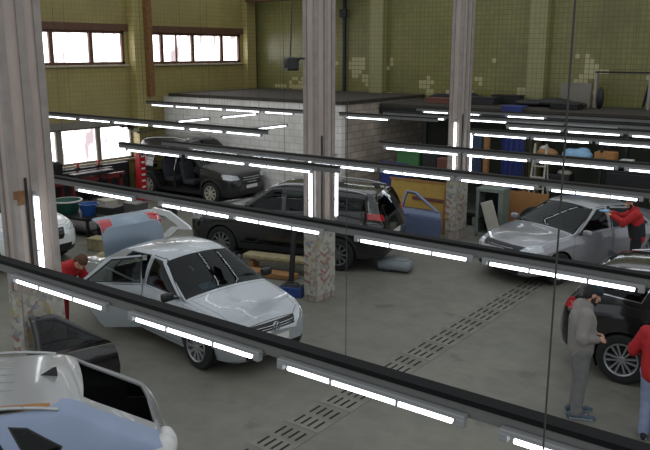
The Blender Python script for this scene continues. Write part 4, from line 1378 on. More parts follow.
def person(label, loc, yaw, J, outfit, s=1.05):
    """J: joints in the person's own frame, x forward, y left, z up"""
    root = thing('person', label, 'person', loc, yaw)
    s0 = s
    V = {k: Vector(v) * s for k, v in J.items() if k != 'curl'}
    sk = M['skin']
    b = MB()
    up = (V['head'] - V['neck']).normalized()
    look = Vector(J.get('look', (1, 0, 0))).normalized()
    look = (look - up * look.dot(up)).normalized()
    lt = up.cross(look)
    Mh = Matrix((look, lt, up)).transposed()
    hc = V['head']
    def H(x, y, z):
        return hc + Mh @ Vector((x, y, z)) * s
    # torso, neck, limbs
    capsule(b, V['pelvis'], V['chest'], 0.125 * s, 0.135 * s, sk)
    for q in ('L', 'R'):
        capsule(b, V['chest'], V['sh' + q], 0.11 * s, 0.062 * s, sk)
        capsule(b, V['sh' + q], V['el' + q], 0.056 * s, 0.043 * s, sk)
        capsule(b, V['el' + q], V['wr' + q], 0.042 * s, 0.028 * s, sk)
        capsule(b, V['pelvis'], V['hip' + q], 0.11 * s, 0.095 * s, sk)
        capsule(b, V['hip' + q], V['kn' + q], 0.088 * s, 0.056 * s, sk)
        capsule(b, V['kn' + q], V['an' + q], 0.054 * s, 0.038 * s, sk)
        capsule(b, V['an' + q] - Vector((0, 0, 0.03)), V['toe' + q], 0.038 * s, 0.03 * s, sk)
        hd = J.get('hand' + q, (V['wr' + q] - V['el' + q]))
        hand(b, V['wr' + q], hd, J.get('palm' + q, (0, -1 if q == 'L' else 1, 0)), 1 if q == 'L' else -1, J.get('curl', 38), sk, s)
    capsule(b, V['chest'], V['neck'], 0.08 * s, 0.056 * s, sk)
    capsule(b, V['neck'], hc - up * 0.05 * s, 0.056 * s, 0.055 * s, sk)
    # head: skull, jaw, brow, nose, lips, ears
    b.ball(H(-0.012, 0, 0.035), (0.098 * s, 0.078 * s, 0.092 * s), sk, Mx=Mh)
    b.ball(H(0.028, 0, -0.045), (0.066 * s, 0.058 * s, 0.078 * s), sk, Mx=Mh)
    b.ball(H(0.072, 0, 0.022), (0.022 * s, 0.055 * s, 0.014 * s), sk, Mx=Mh)
    capsule(b, H(0.084, 0, 0.008), H(0.104, 0, -0.030), 0.010 * s, 0.015 * s, sk, 8)
    b.ball(H(0.084, 0, -0.066), (0.014 * s, 0.026 * s, 0.012 * s), sk, Mx=Mh)
    for e in (-1, 1):
        b.ball(H(-0.006, e * 0.080, -0.004), (0.020 * s, 0.010 * s, 0.032 * s), sk, Mx=Mh)
    fused('body', b, 0.0095, root, 2)
    for e in (-1, 1):
        eb = MB()
        eb.ball(H(0.079, e * 0.030, 0.0), 0.012 * s, M['eye_white'], 10, 8)
        eb.ball(H(0.0885, e * 0.030, 0.0), 0.0055 * s, M['black_plastic'], 8, 6)
        eb.build('eye', root, smooth=60)
    O = outfit
    if 'hair' in O:
        hb = MB()
        hb.ball(H(-0.026, 0, 0.055), (0.104 * s, 0.087 * s, 0.090 * s), O['hair'], Mx=Mh)
        hb.ball(H(-0.06, 0, -0.01), (0.062 * s, 0.082 * s, 0.075 * s), O['hair'], Mx=Mh)
        fused('hair', hb, 0.012, root, 1)
    if 'beard' in O:
        hb = MB()
        hb.ball(H(0.048, 0, -0.088), (0.054 * s, 0.052 * s, 0.046 * s), O['beard'], Mx=Mh)
        for e in (-1, 1):
            hb.ball(H(0.022, e * 0.058, -0.048), (0.03 * s, 0.014 * s, 0.048 * s), O['beard'], Mx=Mh)
        fused('beard', hb, 0.009, root, 1)
    if 'cap' in O:
        cb = MB()
        cb.ball(H(-0.012, 0, 0.068), (0.112 * s, 0.094 * s, 0.078 * s), O['cap'], Mx=Mh)
        cb.ball(H(-0.05, 0, 0.03), (0.07 * s, 0.088 * s, 0.06 * s), O['cap'], Mx=Mh)
        co = fused('cap', cb, 0.011, root, 2)
        pb = MB()
        pk = [H(0.055 + 0.10 * math.cos(R(a)), 0.075 * math.sin(R(a)), 0.052 - 0.012 * math.cos(R(a))) for a in range(-90, 91, 15)]
        pk2 = [p - up * 0.008 for p in pk]
        n = len(pk)
        pb.add(pk + pk2, [tuple(range(n)), tuple(range(n, 2 * n))[::-1]] + [(i, (i + 1) % n, n + (i + 1) % n, n + i) for i in range(n)], O['cap'])
        pb.build('peak', co)
    # jacket
    if 'jacket' in O:
        jb = MB()
        m = O['jacket']
        hem = V['pelvis'] + (V['pelvis'] - V['chest']).normalized() * 0.05 * s
        s = s * 1.12
        sx = (V['shL'] - V['shR']).normalized()
        for q in (-0.055, 0.055):
            capsule(jb, hem + sx * q * s, V['chest'] + sx * q * 1.1 * s, 0.132 * s, 0.138 * s, m)
        for q in ('L', 'R'):
            capsule(jb, V['chest'] + up * 0.02, V['sh' + q], 0.125 * s, 0.082 * s, m)
            capsule(jb, V['sh' + q], V['el' + q], 0.080 * s, 0.064 * s, m)
            wq = V['el' + q].lerp(V['wr' + q], 0.93)
            capsule(jb, V['el' + q], wq, 0.062 * s, 0.046 * s, m)
            # folds at the elbow
            capsule(jb, V['el' + q] + Vector((0.01, 0, 0.03)), V['el' + q] + Vector((0.02, 0, -0.03)), 0.066 * s, 0.06 * s, m)
        capsule(jb, V['chest'].lerp(V['neck'], 0.6), V['neck'].lerp(hc, 0.12), 0.085 * s, 0.074 * s, m)
        jk = fused('jacket', jb, 0.014, root, 2)
        if 'panel' in O:
            pb = MB()
            nx = look
            fr = (V['chest'] - V['pelvis']).normalized()
            for q in (-0.05, 0.05):
                capsule(pb, hem + sx * q * s + fr * 0.05, V['chest'] + sx * q * s - fr * 0.07, 0.142 * s, 0.146 * s, O['panel'])
            fused('body_panel', pb, 0.014, jk, 2)
    # trousers
    s = s0
    tb = MB()
    m = O['trousers']
    capsule(tb, V['hipL'], V['hipR'], 0.125 * s, 0.125 * s, m)
    for q in ('L', 'R'):
        capsule(tb, V['hip' + q], V['kn' + q], 0.112 * s, 0.082 * s, m)
        capsule(tb, V['kn' + q], V['an' + q] + Vector((0, 0, -0.005)), 0.080 * s, 0.070 * s, m)
        capsule(tb, V['an' + q] + Vector((0.012, 0, 0.05)), V['an' + q] + Vector((0.01, 0, 0.0)), 0.074 * s, 0.070 * s, m)
    fused('trousers', tb, 0.014, root, 2)
    for q in ('L', 'R'):
        sb = MB()
        an, to = V['an' + q], V['toe' + q]
        d = to - an; d.z = 0; d.normalize()
        base = Vector((an.x, an.y, 0))
        for f_, r_, h_ in ((-0.055, 0.040, 0.050), (0.0, 0.045, 0.062), (0.07, 0.044, 0.046), (0.14, 0.046, 0.036), (0.185, 0.036, 0.028)):
            sb.ball(base + d * f_ * s + Vector((0, 0, h_ * 0.9)), (0.062 * s, r_ * s, h_ * s), O['shoe'], 12, 8, Mx=Matrix.Rotation(math.atan2(d.y, d.x), 3, 'Z'))
        so = fused('shoe', sb, 0.011, root, 1)
        MB().box(base + d * 0.065 * s + Vector((0, 0, 0.011)), (0.29 * s, 0.092 * s, 0.022), M['sole'], rot=math.atan2(d.y, d.x), bev=0.008).build('sole', so)
    return root

STAND = dict(pelvis=(0, 0, 0.95), chest=(0.0, 0, 1.28), neck=(0.015, 0, 1.46), head=(0.055, 0, 1.615), shL=(0, 0.185, 1.40), shR=(0, -0.185, 1.40),
             hipL=(0, 0.095, 0.90), hipR=(0, -0.095, 0.90), knL=(0.03, 0.10, 0.49), knR=(0.01, -0.10, 0.49), anL=(0, 0.10, 0.085), anR=(-0.02, -0.10, 0.085),
             toeL=(0.16, 0.12, 0.03), toeR=(0.14, -0.12, 0.03))
gm = dict(STAND)
gm.update(head=(0.10, 0, 1.60), neck=(0.03, 0, 1.46), look=(1, -0.05, -0.28), elL=(-0.02, 0.28, 1.13), elR=(-0.06, -0.28, 1.13), wrL=(0.19, 0.13, 1.05), wrR=(0.17, -0.11, 1.06),
          handL=(0.9, -0.5, 0.05), handR=(0.9, 0.5, 0.05), palmL=(0, -0.3, -1), palmR=(0, 0.3, -1), curl=45)
person('bearded person in grey jacket and dark cap standing by the black crossover', (-2.93, 9.42, 0), R(30), gm,
       dict(jacket=M['grey_cloth'], trousers=M['slate_cloth'], shoe=M['shoe'], cap=M['cap_cloth'], beard=M['hair'], hair=M['hair']))
rm = dict(STAND)
rm.update(chest=(0.06, 0, 1.26), neck=(0.13, 0, 1.42), head=(0.20, 0, 1.56), shL=(0.08, 0.19, 1.37), shR=(0.08, -0.19, 1.37), look=(1, 0, -0.5),
          elL=(0.10, 0.33, 1.10), elR=(0.10, -0.33, 1.10), wrL=(0.33, 0.16, 1.06), wrR=(0.33, -0.16, 1.06), palmL=(0, -0.5, -1), palmR=(0, 0.5, -1))
person('person in red jacket and pale blue jeans at the right edge, back half turned', (-1.94, 9.34, 0), R(95), rm,
       dict(jacket=M['red_cloth'], trousers=M['jeans'], shoe=M['dark_cloth'], hair=M['hair']), 0.99)
em = dict(STAND)
em.update(chest=(0.05, 0, 1.27), neck=(0.10, 0, 1.44), head=(0.16, 0, 1.58), shL=(0.06, 0.19, 1.39), shR=(0.06, -0.19, 1.39), look=(1, 0, -0.35),
          elL=(0.28, 0.22, 1.22), elR=(0.28, -0.20, 1.24), wrL=(0.50, 0.10, 1.33), wrR=(0.50, -0.06, 1.36), palmL=(0, 0, -1), palmR=(0, 0, -1), curl=30)
person('dark haired person in red and black jacket reaching over the silver grey sedan', (-4.05, 16.14, 0), R(200), em,
       dict(jacket=M['red_cloth'], panel=M['dark_cloth'], trousers=M['dark_cloth'], shoe=M['dark_cloth'], hair=M['hair'], beard=M['hair']))
pm_ = dict(STAND)
pm_.update(pelvis=(0, 0, 0.93), chest=(0.24, 0, 1.14), neck=(0.38, 0, 1.24), head=(0.52, 0, 1.30), shL=(0.30, 0.18, 1.22), shR=(0.30, -0.18, 1.22), look=(1, 0, -0.7),
           elL=(0.34, 0.26, 0.97), elR=(0.34, -0.26, 0.97), wrL=(0.46, 0.14, 0.86), wrR=(0.46, -0.12, 0.84), palmL=(0, 0, -1), palmR=(0, 0, -1))
person('brown haired person in red workwear bending at the open rear door of the silver sedan', (-10.90, 6.95, 0), R(14), pm_,
       dict(jacket=M['red_cloth'], trousers=M['red_trousers'], shoe=M['dark_cloth'], hair=M['brown_hair']))
cl = MB().ball((0, 0, 0), (0.11, 0.07, 0.03), M['blue_bag'], 14, 8).ball((0.05, 0.03, 0.01), (0.07, 0.05, 0.03), M['blue_bag'], 12, 8)
tag(cl.build('cleaning_cloth', smooth=60, loc=(-4.69, 15.91, 1.46)), 'pale blue cloth in the hands of the person at the silver grey sedan', 'cloth')

# ================================================================ LOOSE CAR PARTS AND CLUTTER
def loose_door(name, label, paint, fam, loc, rot, glass=True):
    P = fam
    S = Shell(P)
    W = P['W'] / 2
    t = lambda c, n: c.y < -0.3 * W and abs(n.z) < 0.93
    S.region(P['doors']['front'], 'y', 'door', t)
    owner, poly = P['windows'][0]
    S.region(poly, 'y', 'frame', t)
    S.region(offset_poly(poly, 0.02), 'y', 'glass', t)
    pc = S.pieces()
    tf = Matrix.Translation((-0.47, 0.80 * W / 0.85, -0.85))
    root = thing(name, label, 'car door', loc, 0, None, rot)
    link('panel', mesh_from_faces('panel', [(pc['door'], paint), (pc['frame'], M['black_plastic'])], 0.05, M['dark_plastic'], tf), root)
    if glass:
        link('window', mesh_from_faces('window', [(pc['glass'], M['dark_glass'])], 0, None, tf), root)
    hb = MB().box((0.07, -W * 0.985 - 0.012, P['handle_z']), (0.19, 0.03, 0.032), paint, bev=0.01)
    hb.v = [tuple(tf @ Vector(v)) for v in hb.v]
    hb.build('handle', root, smooth=40)
    S.bm.free()
    return root
loose_door('car_door', 'blue grey car door without glass, leaning against the yellow board', M['blue_door'], sedan(4.6, 1.8, 1.52, 2.7, 0.85, 0.33), (-9.48, 16.62, 0.62), (R(-9), 0, R(6)), False)
loose_door('car_door', 'black car door leaning against the column at the left edge', M['black2'], suv(4.6, 1.85, 1.72, 2.75), (-8.05, 5.42, 0.72), (R(-6), R(4), R(90)), True)

# white quarter panel behind the raised boot lid
qp = thing('quarter_panel', 'white car quarter panel with a window hole, standing behind the raised boot lid', 'car part', (-13.2, 11.45, 0), R(4))
b = MB()
outer = [(-0.85, 0.35), (-0.80, 0.95), (-0.45, 1.16), (0.05, 1.12), (0.62, 0.86), (0.70, 0.78), (0.30, 0.74), (-0.05, 0.45), (-0.35, 0.30)]
def ring(outer, inner_c, k, y0, y1, m, b):
    inner = [(inner_c[0] + (x - inner_c[0]) * k, inner_c[1] + (z - inner_c[1]) * k) for x, z in outer]
    n = len(outer)
    vs = [(x, y0, z) for x, z in outer] + [(x, y0, z) for x, z in inner] + [(x, y1, z) for x, z in outer] + [(x, y1, z) for x, z in inner]
    fs = []
    for i in range(n):
        j = (i + 1) % n
        fs += [(i, j, n + j, n + i), (2 * n + i, 3 * n + i, 3 * n + j, 2 * n + j), (i, 2 * n + i, 2 * n + j, j), (n + i, n + j, 3 * n + j, 3 * n + i)]
    b.add(vs, fs, m)
ring(outer, (-0.25, 0.8), 0.6, -0.03, 0.03, M['white_paint'], b)
b.build('panel', qp)
for x in (-0.5, 0.35):
    MB().tube([(x - 0.1, -0.15, 0.0), (x, 0.0, 0.5), (x + 0.1, 0.18, 0.0)], 0.02, M['dark_metal']).build('trestle_leg', qp)

# things on the floor under and beside the black crossover
tag(MB().box((0, 0, 0.12), (0.62, 0.4, 0.24), M['grey_bumper'], bev=0.07).box((0.1, 0.02, 0.26), (0.3, 0.2, 0.1), M['dark_metal'], bev=0.03).build('gearbox_cover', smooth=40, loc=(-11.75, 11.85, 0), rz=R(20)),
    'pale grey plastic cover on the floor behind the front wheel of the black crossover', 'car part')
tag(MB().box((0, 0, 0.09), (0.16, 0.12, 0.18), M['red_paint'], bev=0.03).tube([(0, 0, 0.17), (0.05, 0, 0.24)], 0.02, M['red_paint']).build('bottle_jack', smooth=40, loc=(-11.0, 11.22, 0)),
    'small red jack on the floor before the brown plank and black crossover', 'jack')
tag(MB().box((0, 0, 0.30), (1.9, 0.34, 0.10), M['sacking'], bev=0.03).box((0, 0.05, 0.20), (1.8, 0.1, 0.1), M['off_white'], bev=0.02).box((-0.75, 0, 0.1), (0.1, 0.3, 0.2), M['wood']).box((0.75, 0, 0.1), (0.1, 0.3, 0.2), M['wood']).build('sill_panel', loc=(-10.35, 12.2, 0), rz=R(14)),
    'long pale sill panel laid on blocks under the black crossover', 'car part')
tag(MB().box((0, 0, 0.06), (1.7, 0.3, 0.1), M['wood'], bev=0.01).build('wooden_plank', loc=(-10.6, 11.7, 0), rz=R(12)), 'brown wooden plank on the floor before the pale sill panel', 'plank')
js = thing('leaning_post', 'dark steel post with a foot leaning beside the middle column', 'post', (-9.50, 11.40, 0), R(14))
MB().tube([(0, 0, 0.02), (-0.06, 0.34, 1.28)], 0.06, M['dark_metal'], n=8).build('post', js, smooth=50)
MB().box((0.02, 0, 0.02), (0.36, 0.2, 0.04), M['dark_metal'], bev=0.01).build('foot', js)
tb_ = thing('toolbox', 'blue toolbox on the floor left of the middle column', 'toolbox', (-9.15, 11.02, 0), R(20))
MB().box((0, 0, 0.10), (0.46, 0.24, 0.20), M['toolbox_blue'], bev=0.02).build('case', tb_)
MB().tube([(-0.14, 0, 0.20), (-0.12, 0, 0.27), (0.12, 0, 0.27), (0.14, 0, 0.20)], 0.014, M['black_plastic']).build('handle', tb_, smooth=50)
MB().box((0, 0, 0.205), (0.44, 0.20, 0.02), M['dark_plastic'], bev=0.006).build('lid', tb_)
tag(MB().box((0, 0, 0.14), (0.78, 0.42, 0.22), M['grey_bumper'], bev=0.09).box((0.12, 0.02, 0.25), (0.34, 0.26, 0.08), M['grey_bumper'], bev=0.035).box((-0.2, -0.08, 0.03), (0.3, 0.2, 0.06), M['dark_plastic'], bev=0.01).build('wheel_arch_liner', smooth=50, loc=(-8.45, 13.75, 0), rz=R(12)),
    'grey plastic liner lying on the floor behind the black crossover', 'car part')

# workshop floor at the far left, under the windows
fb = thing('pulling_bench', 'dark red and black body pulling bench under the lower windows', 'bench', (-20.3, 14.1, 0), R(90))
MB().box((0, 0.3, 0.92), (2.9, 0.14, 0.16), M['dark_metal'], bev=0.01).box((0, -0.3, 0.82), (2.9, 0.14, 0.16), M['oil_red'], bev=0.01).build('bed_beam', fb)
for x in (-1.3, -0.5, 0.5, 1.3):
    MB().box((x, 0, 0.80), (0.12, 0.9, 0.12), M['dark_metal'], bev=0.01).build('cross_beam', fb)
    for y in (-0.3, 0.3):
        MB().box((x, y, 0.38), (0.1, 0.1, 0.76), M['oil_red'] if x in (-0.5, 1.3) else M['dark_metal'], bev=0.01).build('leg', fb)
for x in (-1.0, 0.1, 0.9):
    MB().tube([(x, 0.3, 1.0), (x + 0.05, 0.3, 1.28)], 0.04, M['red_paint']).box((x + 0.02, 0.3, 1.08), (0.16, 0.12, 0.1), M['dark_metal'], bev=0.02).build('clamp', fb, smooth=40)
MB().box((0.2, -0.3, 0.99), (1.5, 0.35, 0.10), M['dark_metal'], bev=0.02).build('tool_tray', fb)
tag(MB().box((0, 0, 0.17), (0.42, 0.62, 0.34), M['black_plastic'], bev=0.03).box((0, 0, 0.36), (0.34, 0.5, 0.05), M['dark_plastic'], bev=0.01).build('equipment_case', loc=(-20.52, 13.2, 1.03)), 'black equipment case on the pulling bench under the window', 'case')
rj = thing('pulling_tower', 'red steel pulling tower at the rear of the wrecked dark crossover', 'tower', (-19.45, 15.8, 0), R(0))
MB().box((0, 0, 0.95), (0.24, 0.24, 1.5), M['red_paint'], bev=0.02).build('mast', rj)
MB().box((0.05, 0, 0.10), (0.5, 0.4, 0.2), M['red_paint'], bev=0.02).build('foot', rj)
for q in range(6):
    MB().box((0.125, 0, 0.42 + 0.2 * q), (0.02, 0.14, 0.06), M['white_box']).build('mark', rj)
MB().tube([(0.0, -0.16, 1.66), (0.35, -0.18, 1.5)], 0.04, M['dark_metal']).build('pull_arm', rj, smooth=50)
rk = thing('parts_trolley', 'dark steel trolley carrying the green tub and the blue bucket', 'trolley', (-17.25, 11.75, 0), R(8))
MB().box((0, 0, 0.46), (1.7, 0.8, 0.06), M['dark_metal']).build('shelf', rk)
MB().box((0, 0, 0.16), (1.7, 0.8, 0.05), M['dark_metal']).build('shelf', rk)
for x in (-0.8, 0.8):
    for y in (-0.36, 0.36):
        MB().box((x, y, 0.26), (0.06, 0.06, 0.50), M['dark_metal']).build('leg', rk)
tag(MB().lathe([(0.001, 0.01), (0.27, 0.0), (0.37, 0.30), (0.40, 0.30), (0.40, 0.33), (0.355, 0.33), (0.25, 0.03), (0.001, 0.03)], M['green_tub'], n=28, close=False)
    .lathe([(0.36, 0.335), (0.405, 0.335), (0.405, 0.30)], M['white_box'], n=28, close=False).build('tub', smooth=40, loc=(-17.6, 11.75, 0.492)), 'dark green tub with a pale rim on the trolley at the left', 'tub')
tag(MB().lathe([(0.001, 0.01), (0.19, 0.0), (0.25, 0.28), (0.265, 0.28), (0.265, 0.30), (0.235, 0.30), (0.175, 0.03), (0.001, 0.03)], M['blue_bucket'], n=24, close=False)
    .tube([(0.25 * math.cos(R(a)), 0.25 * math.sin(R(a)), 0.28 - 0.06 * math.sin(R(a))) for a in range(0, 181, 15)], 0.008, M['aluminium'], n=6).build('bucket', smooth=40, loc=(-16.85, 11.9, 0.492)), 'blue plastic bucket beside the green tub', 'bucket')
b = MB()
for q in range(6):
    b.tube([(-0.7 + 0.1 * q, -0.3 + 0.11 * q, 0.02 + 0.09 * (q % 3)), (0.7, -0.25 + 0.1 * q, 0.10 + 0.10 * ((q + 1) % 3))], 0.05, M['grey_metal'] if q % 2 else M['dark_metal'], n=8)
tag(b.build('exhaust_pipe_bundle', smooth=50, loc=(-18.7, 12.6, 0.05), rz=R(20)), 'bundle of grey and dark exhaust pipes on the floor behind the trolley', 'pipes')
tag(MB().box((0, 0, 0.03), (1.5, 0.8, 0.06), M['sacking'], bev=0.01).build('plywood_sheet', loc=(-16.9, 13.0, 0), rz=R(5)), 'pale plywood sheet lying on the floor behind the trolley', 'board')
tag(MB().ball((0, 0, 0.22), (0.32, 0.26, 0.24), M['sacking'], 16, 10).ball((0.12, 0.05, 0.40), (0.16, 0.14, 0.14), M['sacking'], 12, 8).build('sack', smooth=60, loc=(-13.35, 9.55, 0)), 'lumpy beige sack on the floor in front of the white crossover', 'sack')
tag(MB().box((0, 0, 0.4), (0.6, 0.42, 0.8), M['dark_metal'], bev=0.02).box((0, -0.22, 0.55), (0.5, 0.02, 0.1), M['grey_metal']).box((0, -0.22, 0.3), (0.5, 0.02, 0.1), M['grey_metal']).build('tool_cabinet', loc=(-16.1, 12.0, 0), rz=R(10)), 'low dark tool cabinet right of the trolley', 'cabinet')

# boards, panels and cabinet around the farthest column
yb = thing('board', 'large yellow board with a brown cross strip leaning before the blue sheet', 'board', (-10.10, 17.42, 0.0), 0, None, (R(-6), 0, 0))
MB().box((0, 0, 0.66), (1.72, 0.05, 1.30), M['yellow_board']).build('sheet', yb)
MB().box((0.35, -0.035, 0.86), (1.0, 0.03, 0.09), M['rosewood']).build('cross_strip', yb)
MB().box((0.86, -0.02, 0.68), (0.09, 0.08, 1.36), M['wood']).build('side_post', yb)
MB().box((0, -0.02, 1.33), (1.8, 0.07, 0.05), M['brown_board']).build('top_edge', yb)
tag(MB().box((0, 0, 0.85), (0.9, 0.05, 1.7), M['blue_sheet']).build('blue_panel', loc=(-11.1, 17.9, 0)), 'dark blue panel standing behind the yellow board', 'panel')
cb = thing('steel_cabinet', 'grey green open steel cabinet beside the farthest column', 'cabinet', (-8.15, 18.0, 0), R(4))
MB().box((-0.32, 0, 0.62), (0.08, 0.5, 1.24), M['grey_green']).box((0.30, 0, 0.62), (0.12, 0.5, 1.24), M['grey_green']).box((0, 0, 1.24), (0.74, 0.52, 0.08), M['grey_green']).box((0, 0.23, 0.62), (0.7, 0.03, 1.2), M['dark_metal']).box((0, 0, 0.05), (0.7, 0.5, 0.1), M['grey_green']).build('frame', cb)
for z in (0.45, 0.85):
    MB().box((0, 0, z), (0.56, 0.44, 0.03), M['dark_metal']).build('shelf', cb)
tag(MB().box((0, 0, 0.52), (0.32, 0.05, 1.06), M['off_white'], bev=0.02).build('plank', loc=(-7.78, 17.55, 0.0), rot=(R(-6), R(-20), R(8))), 'off white plank leaning beside the steel cabinet', 'plank')
tag(MB().box((0, 0, 0.55), (1.5, 0.05, 1.1), M['brown_board']).build('board', loc=(-7.75, 18.80, 0.0), rot=(R(-4), 0, 0)), 'wide brown board leaning behind the silver grey sedan', 'board')
b = MB()
b.tube([(0.31 * math.cos(2 * PI * q / 24), 0, 0.34 + 0.31 * math.sin(2 * PI * q / 24)) for q in range(25)], 0.085, M['tyre'], n=10, caps=False)
tag(b.build('tyre', smooth=60, loc=(-7.25, 18.55, 0.06), rot=(R(-10), 0, R(8))), 'black tyre standing before the wide brown board', 'tyre')
for k, (x, y, c, nm) in enumerate(((-8.30, 18.72, 'red_paint', 'red bumper strip lying left of the black tyre'), (-9.25, 19.0, 'dark_plastic', 'black bumper strip lying left of the black tyre'))):
    b = MB()
    b.tube([(0.6 * math.sin(R(-60 + 120 * q / 10)), 0.18 * math.cos(R(-60 + 120 * q / 10)), 0.12 + 0.22 * k) for q in range(11)], 0.09, M[c], n=8)
    b.box((0, 0.16, 0.03 + 0.11 * k), (0.3, 0.08, 0.06 + 0.22 * k), M['dark_metal'])
    tag(b.build('bumper', smooth=50, loc=(x, y, 0), rz=R(170)), nm, 'bumper')

# storage rack under the loft with boxes, sheets and bags
rk = thing('storage_rack', 'dark steel storage rack under the loft at the right', 'rack', (-6.0, 20.0, 0), 0)
for z in (0.5, 1.15, 1.84):
    MB().box((0, 0, z), (4.2, 0.62, 0.06), M['dark_metal']).build('shelf', rk)
for x in (-2.05, 0, 2.05):
    for y in (-0.27, 0.27):
        MB().box((x, y, 1.2), (0.07, 0.06, 2.4), M['dark_metal']).build('upright', rk)
SZ = 1.87
tag(MB().box((0, 0, 0.16), (0.5, 0.4, 0.32), M['cardboard'], bev=0.01).box((0, -0.202, 0.2), (0.14, 0.004, 0.05), M['wood']).build('cardboard_box', loc=(-5.93, 19.9, SZ)), 'brown cardboard box on the upper rack shelf beside the blue bag', 'box')
tag(MB().box((0, 0, 0.08), (0.3, 0.3, 0.16), M['white_box'], bev=0.01).build('carton', loc=(-5.40, 19.9, SZ)), 'small white carton on the upper rack shelf, right of the cardboard box', 'box')
tag(MB().ball((0, 0, 0.17), (0.42, 0.24, 0.17), M['blue_bag'], 16, 10).ball((0.14, 0.02, 0.26), (0.2, 0.16, 0.12), M['blue_bag'], 12, 8).ball((-0.2, 0, 0.22), (0.16, 0.14, 0.12), M['blue_bag'], 12, 8).build('plastic_bag', smooth=60, loc=(-6.68, 19.9, SZ)), 'pale blue plastic bag slumped on the upper rack shelf', 'bag')
tag(MB().ball((0, 0, 0.15), (0.3, 0.2, 0.15), M['wood'], 14, 8).ball((-0.1, 0.03, 0.26), (0.14, 0.12, 0.1), M['off_white'], 12, 8).build('sack', smooth=60, loc=(-7.50, 19.9, SZ)), 'brown sack on the upper rack shelf, left of the blue bag', 'sack')
tag(MB().box((0, 0, 0.27), (1.7, 0.5, 0.54), M['black_plastic'], bev=0.04).box((0, 0, 0.56), (1.74, 0.54, 0.05), M['dark_plastic'], bev=0.02).build('storage_bin', loc=(-5.0, 19.95, 1.18)), 'long black storage bin on the middle rack shelf', 'bin')
tag(MB().box((0, 0, 0.16), (0.6, 0.4, 0.32), M['dark_plastic'], bev=0.03).ball((0.1, 0, 0.36), (0.2, 0.15, 0.08), M['off_white'], 12, 8).build('storage_bin', loc=(-7.1, 19.95, 1.18)), 'charcoal bin with pale rags on the middle rack shelf', 'bin')
tag(MB().box((0, 0, 0.2), (1.3, 0.4, 0.4), M['dark_plastic'], bev=0.03).build('storage_bin', loc=(-6.5, 19.95, 0.53)), 'wide charcoal bin on the lowest rack shelf', 'bin')
tag(MB().box((0, 0, 0.14), (0.5, 0.4, 0.28), M['dark_metal'], bev=0.03).box((0, 0, 0.3), (0.3, 0.2, 0.1), M['grey_metal'], bev=0.03).build('engine_part', loc=(-4.5, 19.9, SZ)), 'dark metal engine part at the right of the upper rack shelf', 'car part')
ld = thing('step_ladder', 'white aluminium step ladder standing left of the storage rack', 'ladder', (-7.45, 19.28, 0), R(0))
for sx in (-0.22, 0.22):
    MB().tube([(sx, -0.28, 0.0), (sx * 0.7, 0.0, 2.35)], 0.028, M['off_white']).build('stile', ld, smooth=50)
    MB().tube([(sx, 0.34, 0.0), (sx * 0.7, 0.03, 2.3)], 0.022, M['off_white']).build('rear_stay', ld, smooth=50)
for q in range(1, 8):
    f_ = q / 8
    MB().box((0, -0.28 + 0.28 * f_, 2.35 * f_), (0.44 - 0.12 * f_, 0.09, 0.025), M['off_white']).build('tread', ld)
sheets = [('blue sheet hung beside the step ladder', 'blue_sheet', -8.55, 20.15, 0.75, 0.9, 2.45, True), ('slate blue sheet hung left of the orange brown post', 'teal_sheet', -10.05, 20.15, 1.0, 1.0, 2.35, True)]
for lab, mm, x, y, wd, z0, z1, _ in sheets:
    b = MB()
    n = 24
    vs = []; fs = []
    for q in range(n + 1):
        xx = -wd / 2 + wd * q / n
        yy = 0.035 * math.sin(q * 1.3)
        for yo in (0, 0.012):
            vs += [(xx, yy + yo, z0), (xx, yy + yo, z1)]
    for q in range(n):
        a = q * 4
        fs += [(a, a + 4, a + 5, a + 1), (a + 2, a + 3, a + 7, a + 6), (a + 1, a + 5, a + 7, a + 3), (a, a + 2, a + 6, a + 4)]
    b.add(vs, fs, M[mm])
    b.tube([(-wd / 2 - 0.05, 0, z1), (wd / 2 + 0.05, 0, z1)], 0.018, M['dark_metal'])
    for sx in (-1, 1):
        b.tube([(sx * (wd / 2 + 0.04), 0, 0), (sx * (wd / 2 + 0.04), 0, z1)], 0.018, M['dark_metal'])
    tag(b.build('hung_sheet', smooth=60, loc=(x, y, 0)), lab, 'sheet')
tag(MB().box((0, 0, 1.2), (0.14, 0.12, 2.4), M['wood']).build('timber_post', loc=(-9.25, 19.85, 0)), 'orange brown timber post between the two blue sheets', 'post')
tag(MB().box((0, 0, 0.06), (1.6, 0.2, 0.12), M['brown_board']).box((0.5, 0, -0.60), (0.1, 0.16, 1.2), M['brown_board']).box((-0.6, 0, -0.60), (0.1, 0.16, 1.2), M['brown_board']).build('sawhorse', loc=(-8.45, 19.6, 1.2)), 'pale wooden sawhorse standing before the blue sheet', 'sawhorse')
gs = thing('plastic_crate', 'green plastic crate on the bench beside the bare block wall', 'crate', (-11.55, 19.6, 1.30), 0)
MB().box((0, 0, 0.24), (0.75, 0.5, 0.48), M['green_box'], bev=0.02).build('box', gs)
MB().box((0, 0, 0.49), (0.79, 0.54, 0.05), M['green_box'], bev=0.01).build('rim', gs)
bn = thing('workbench', 'dark workbench under the green crate, against the bare block wall', 'workbench', (-11.4, 19.6, 0), 0)
MB().box((0, 0, 1.26), (2.3, 0.7, 0.08), M['dark_metal']).build('top', bn)
for x in (-1.05, 1.05):
    for y in (-0.28, 0.28):
        MB().box((x, y, 0.61), (0.08, 0.08, 1.22), M['dark_metal']).build('leg', bn)
tag(MB().box((0, 0, 0.25), (0.5, 0.36, 0.5), M['dark_plastic'], bev=0.03).build('storage_bin', loc=(-10.87, 19.6, 1.30)), 'charcoal bin right of the green crate', 'bin')
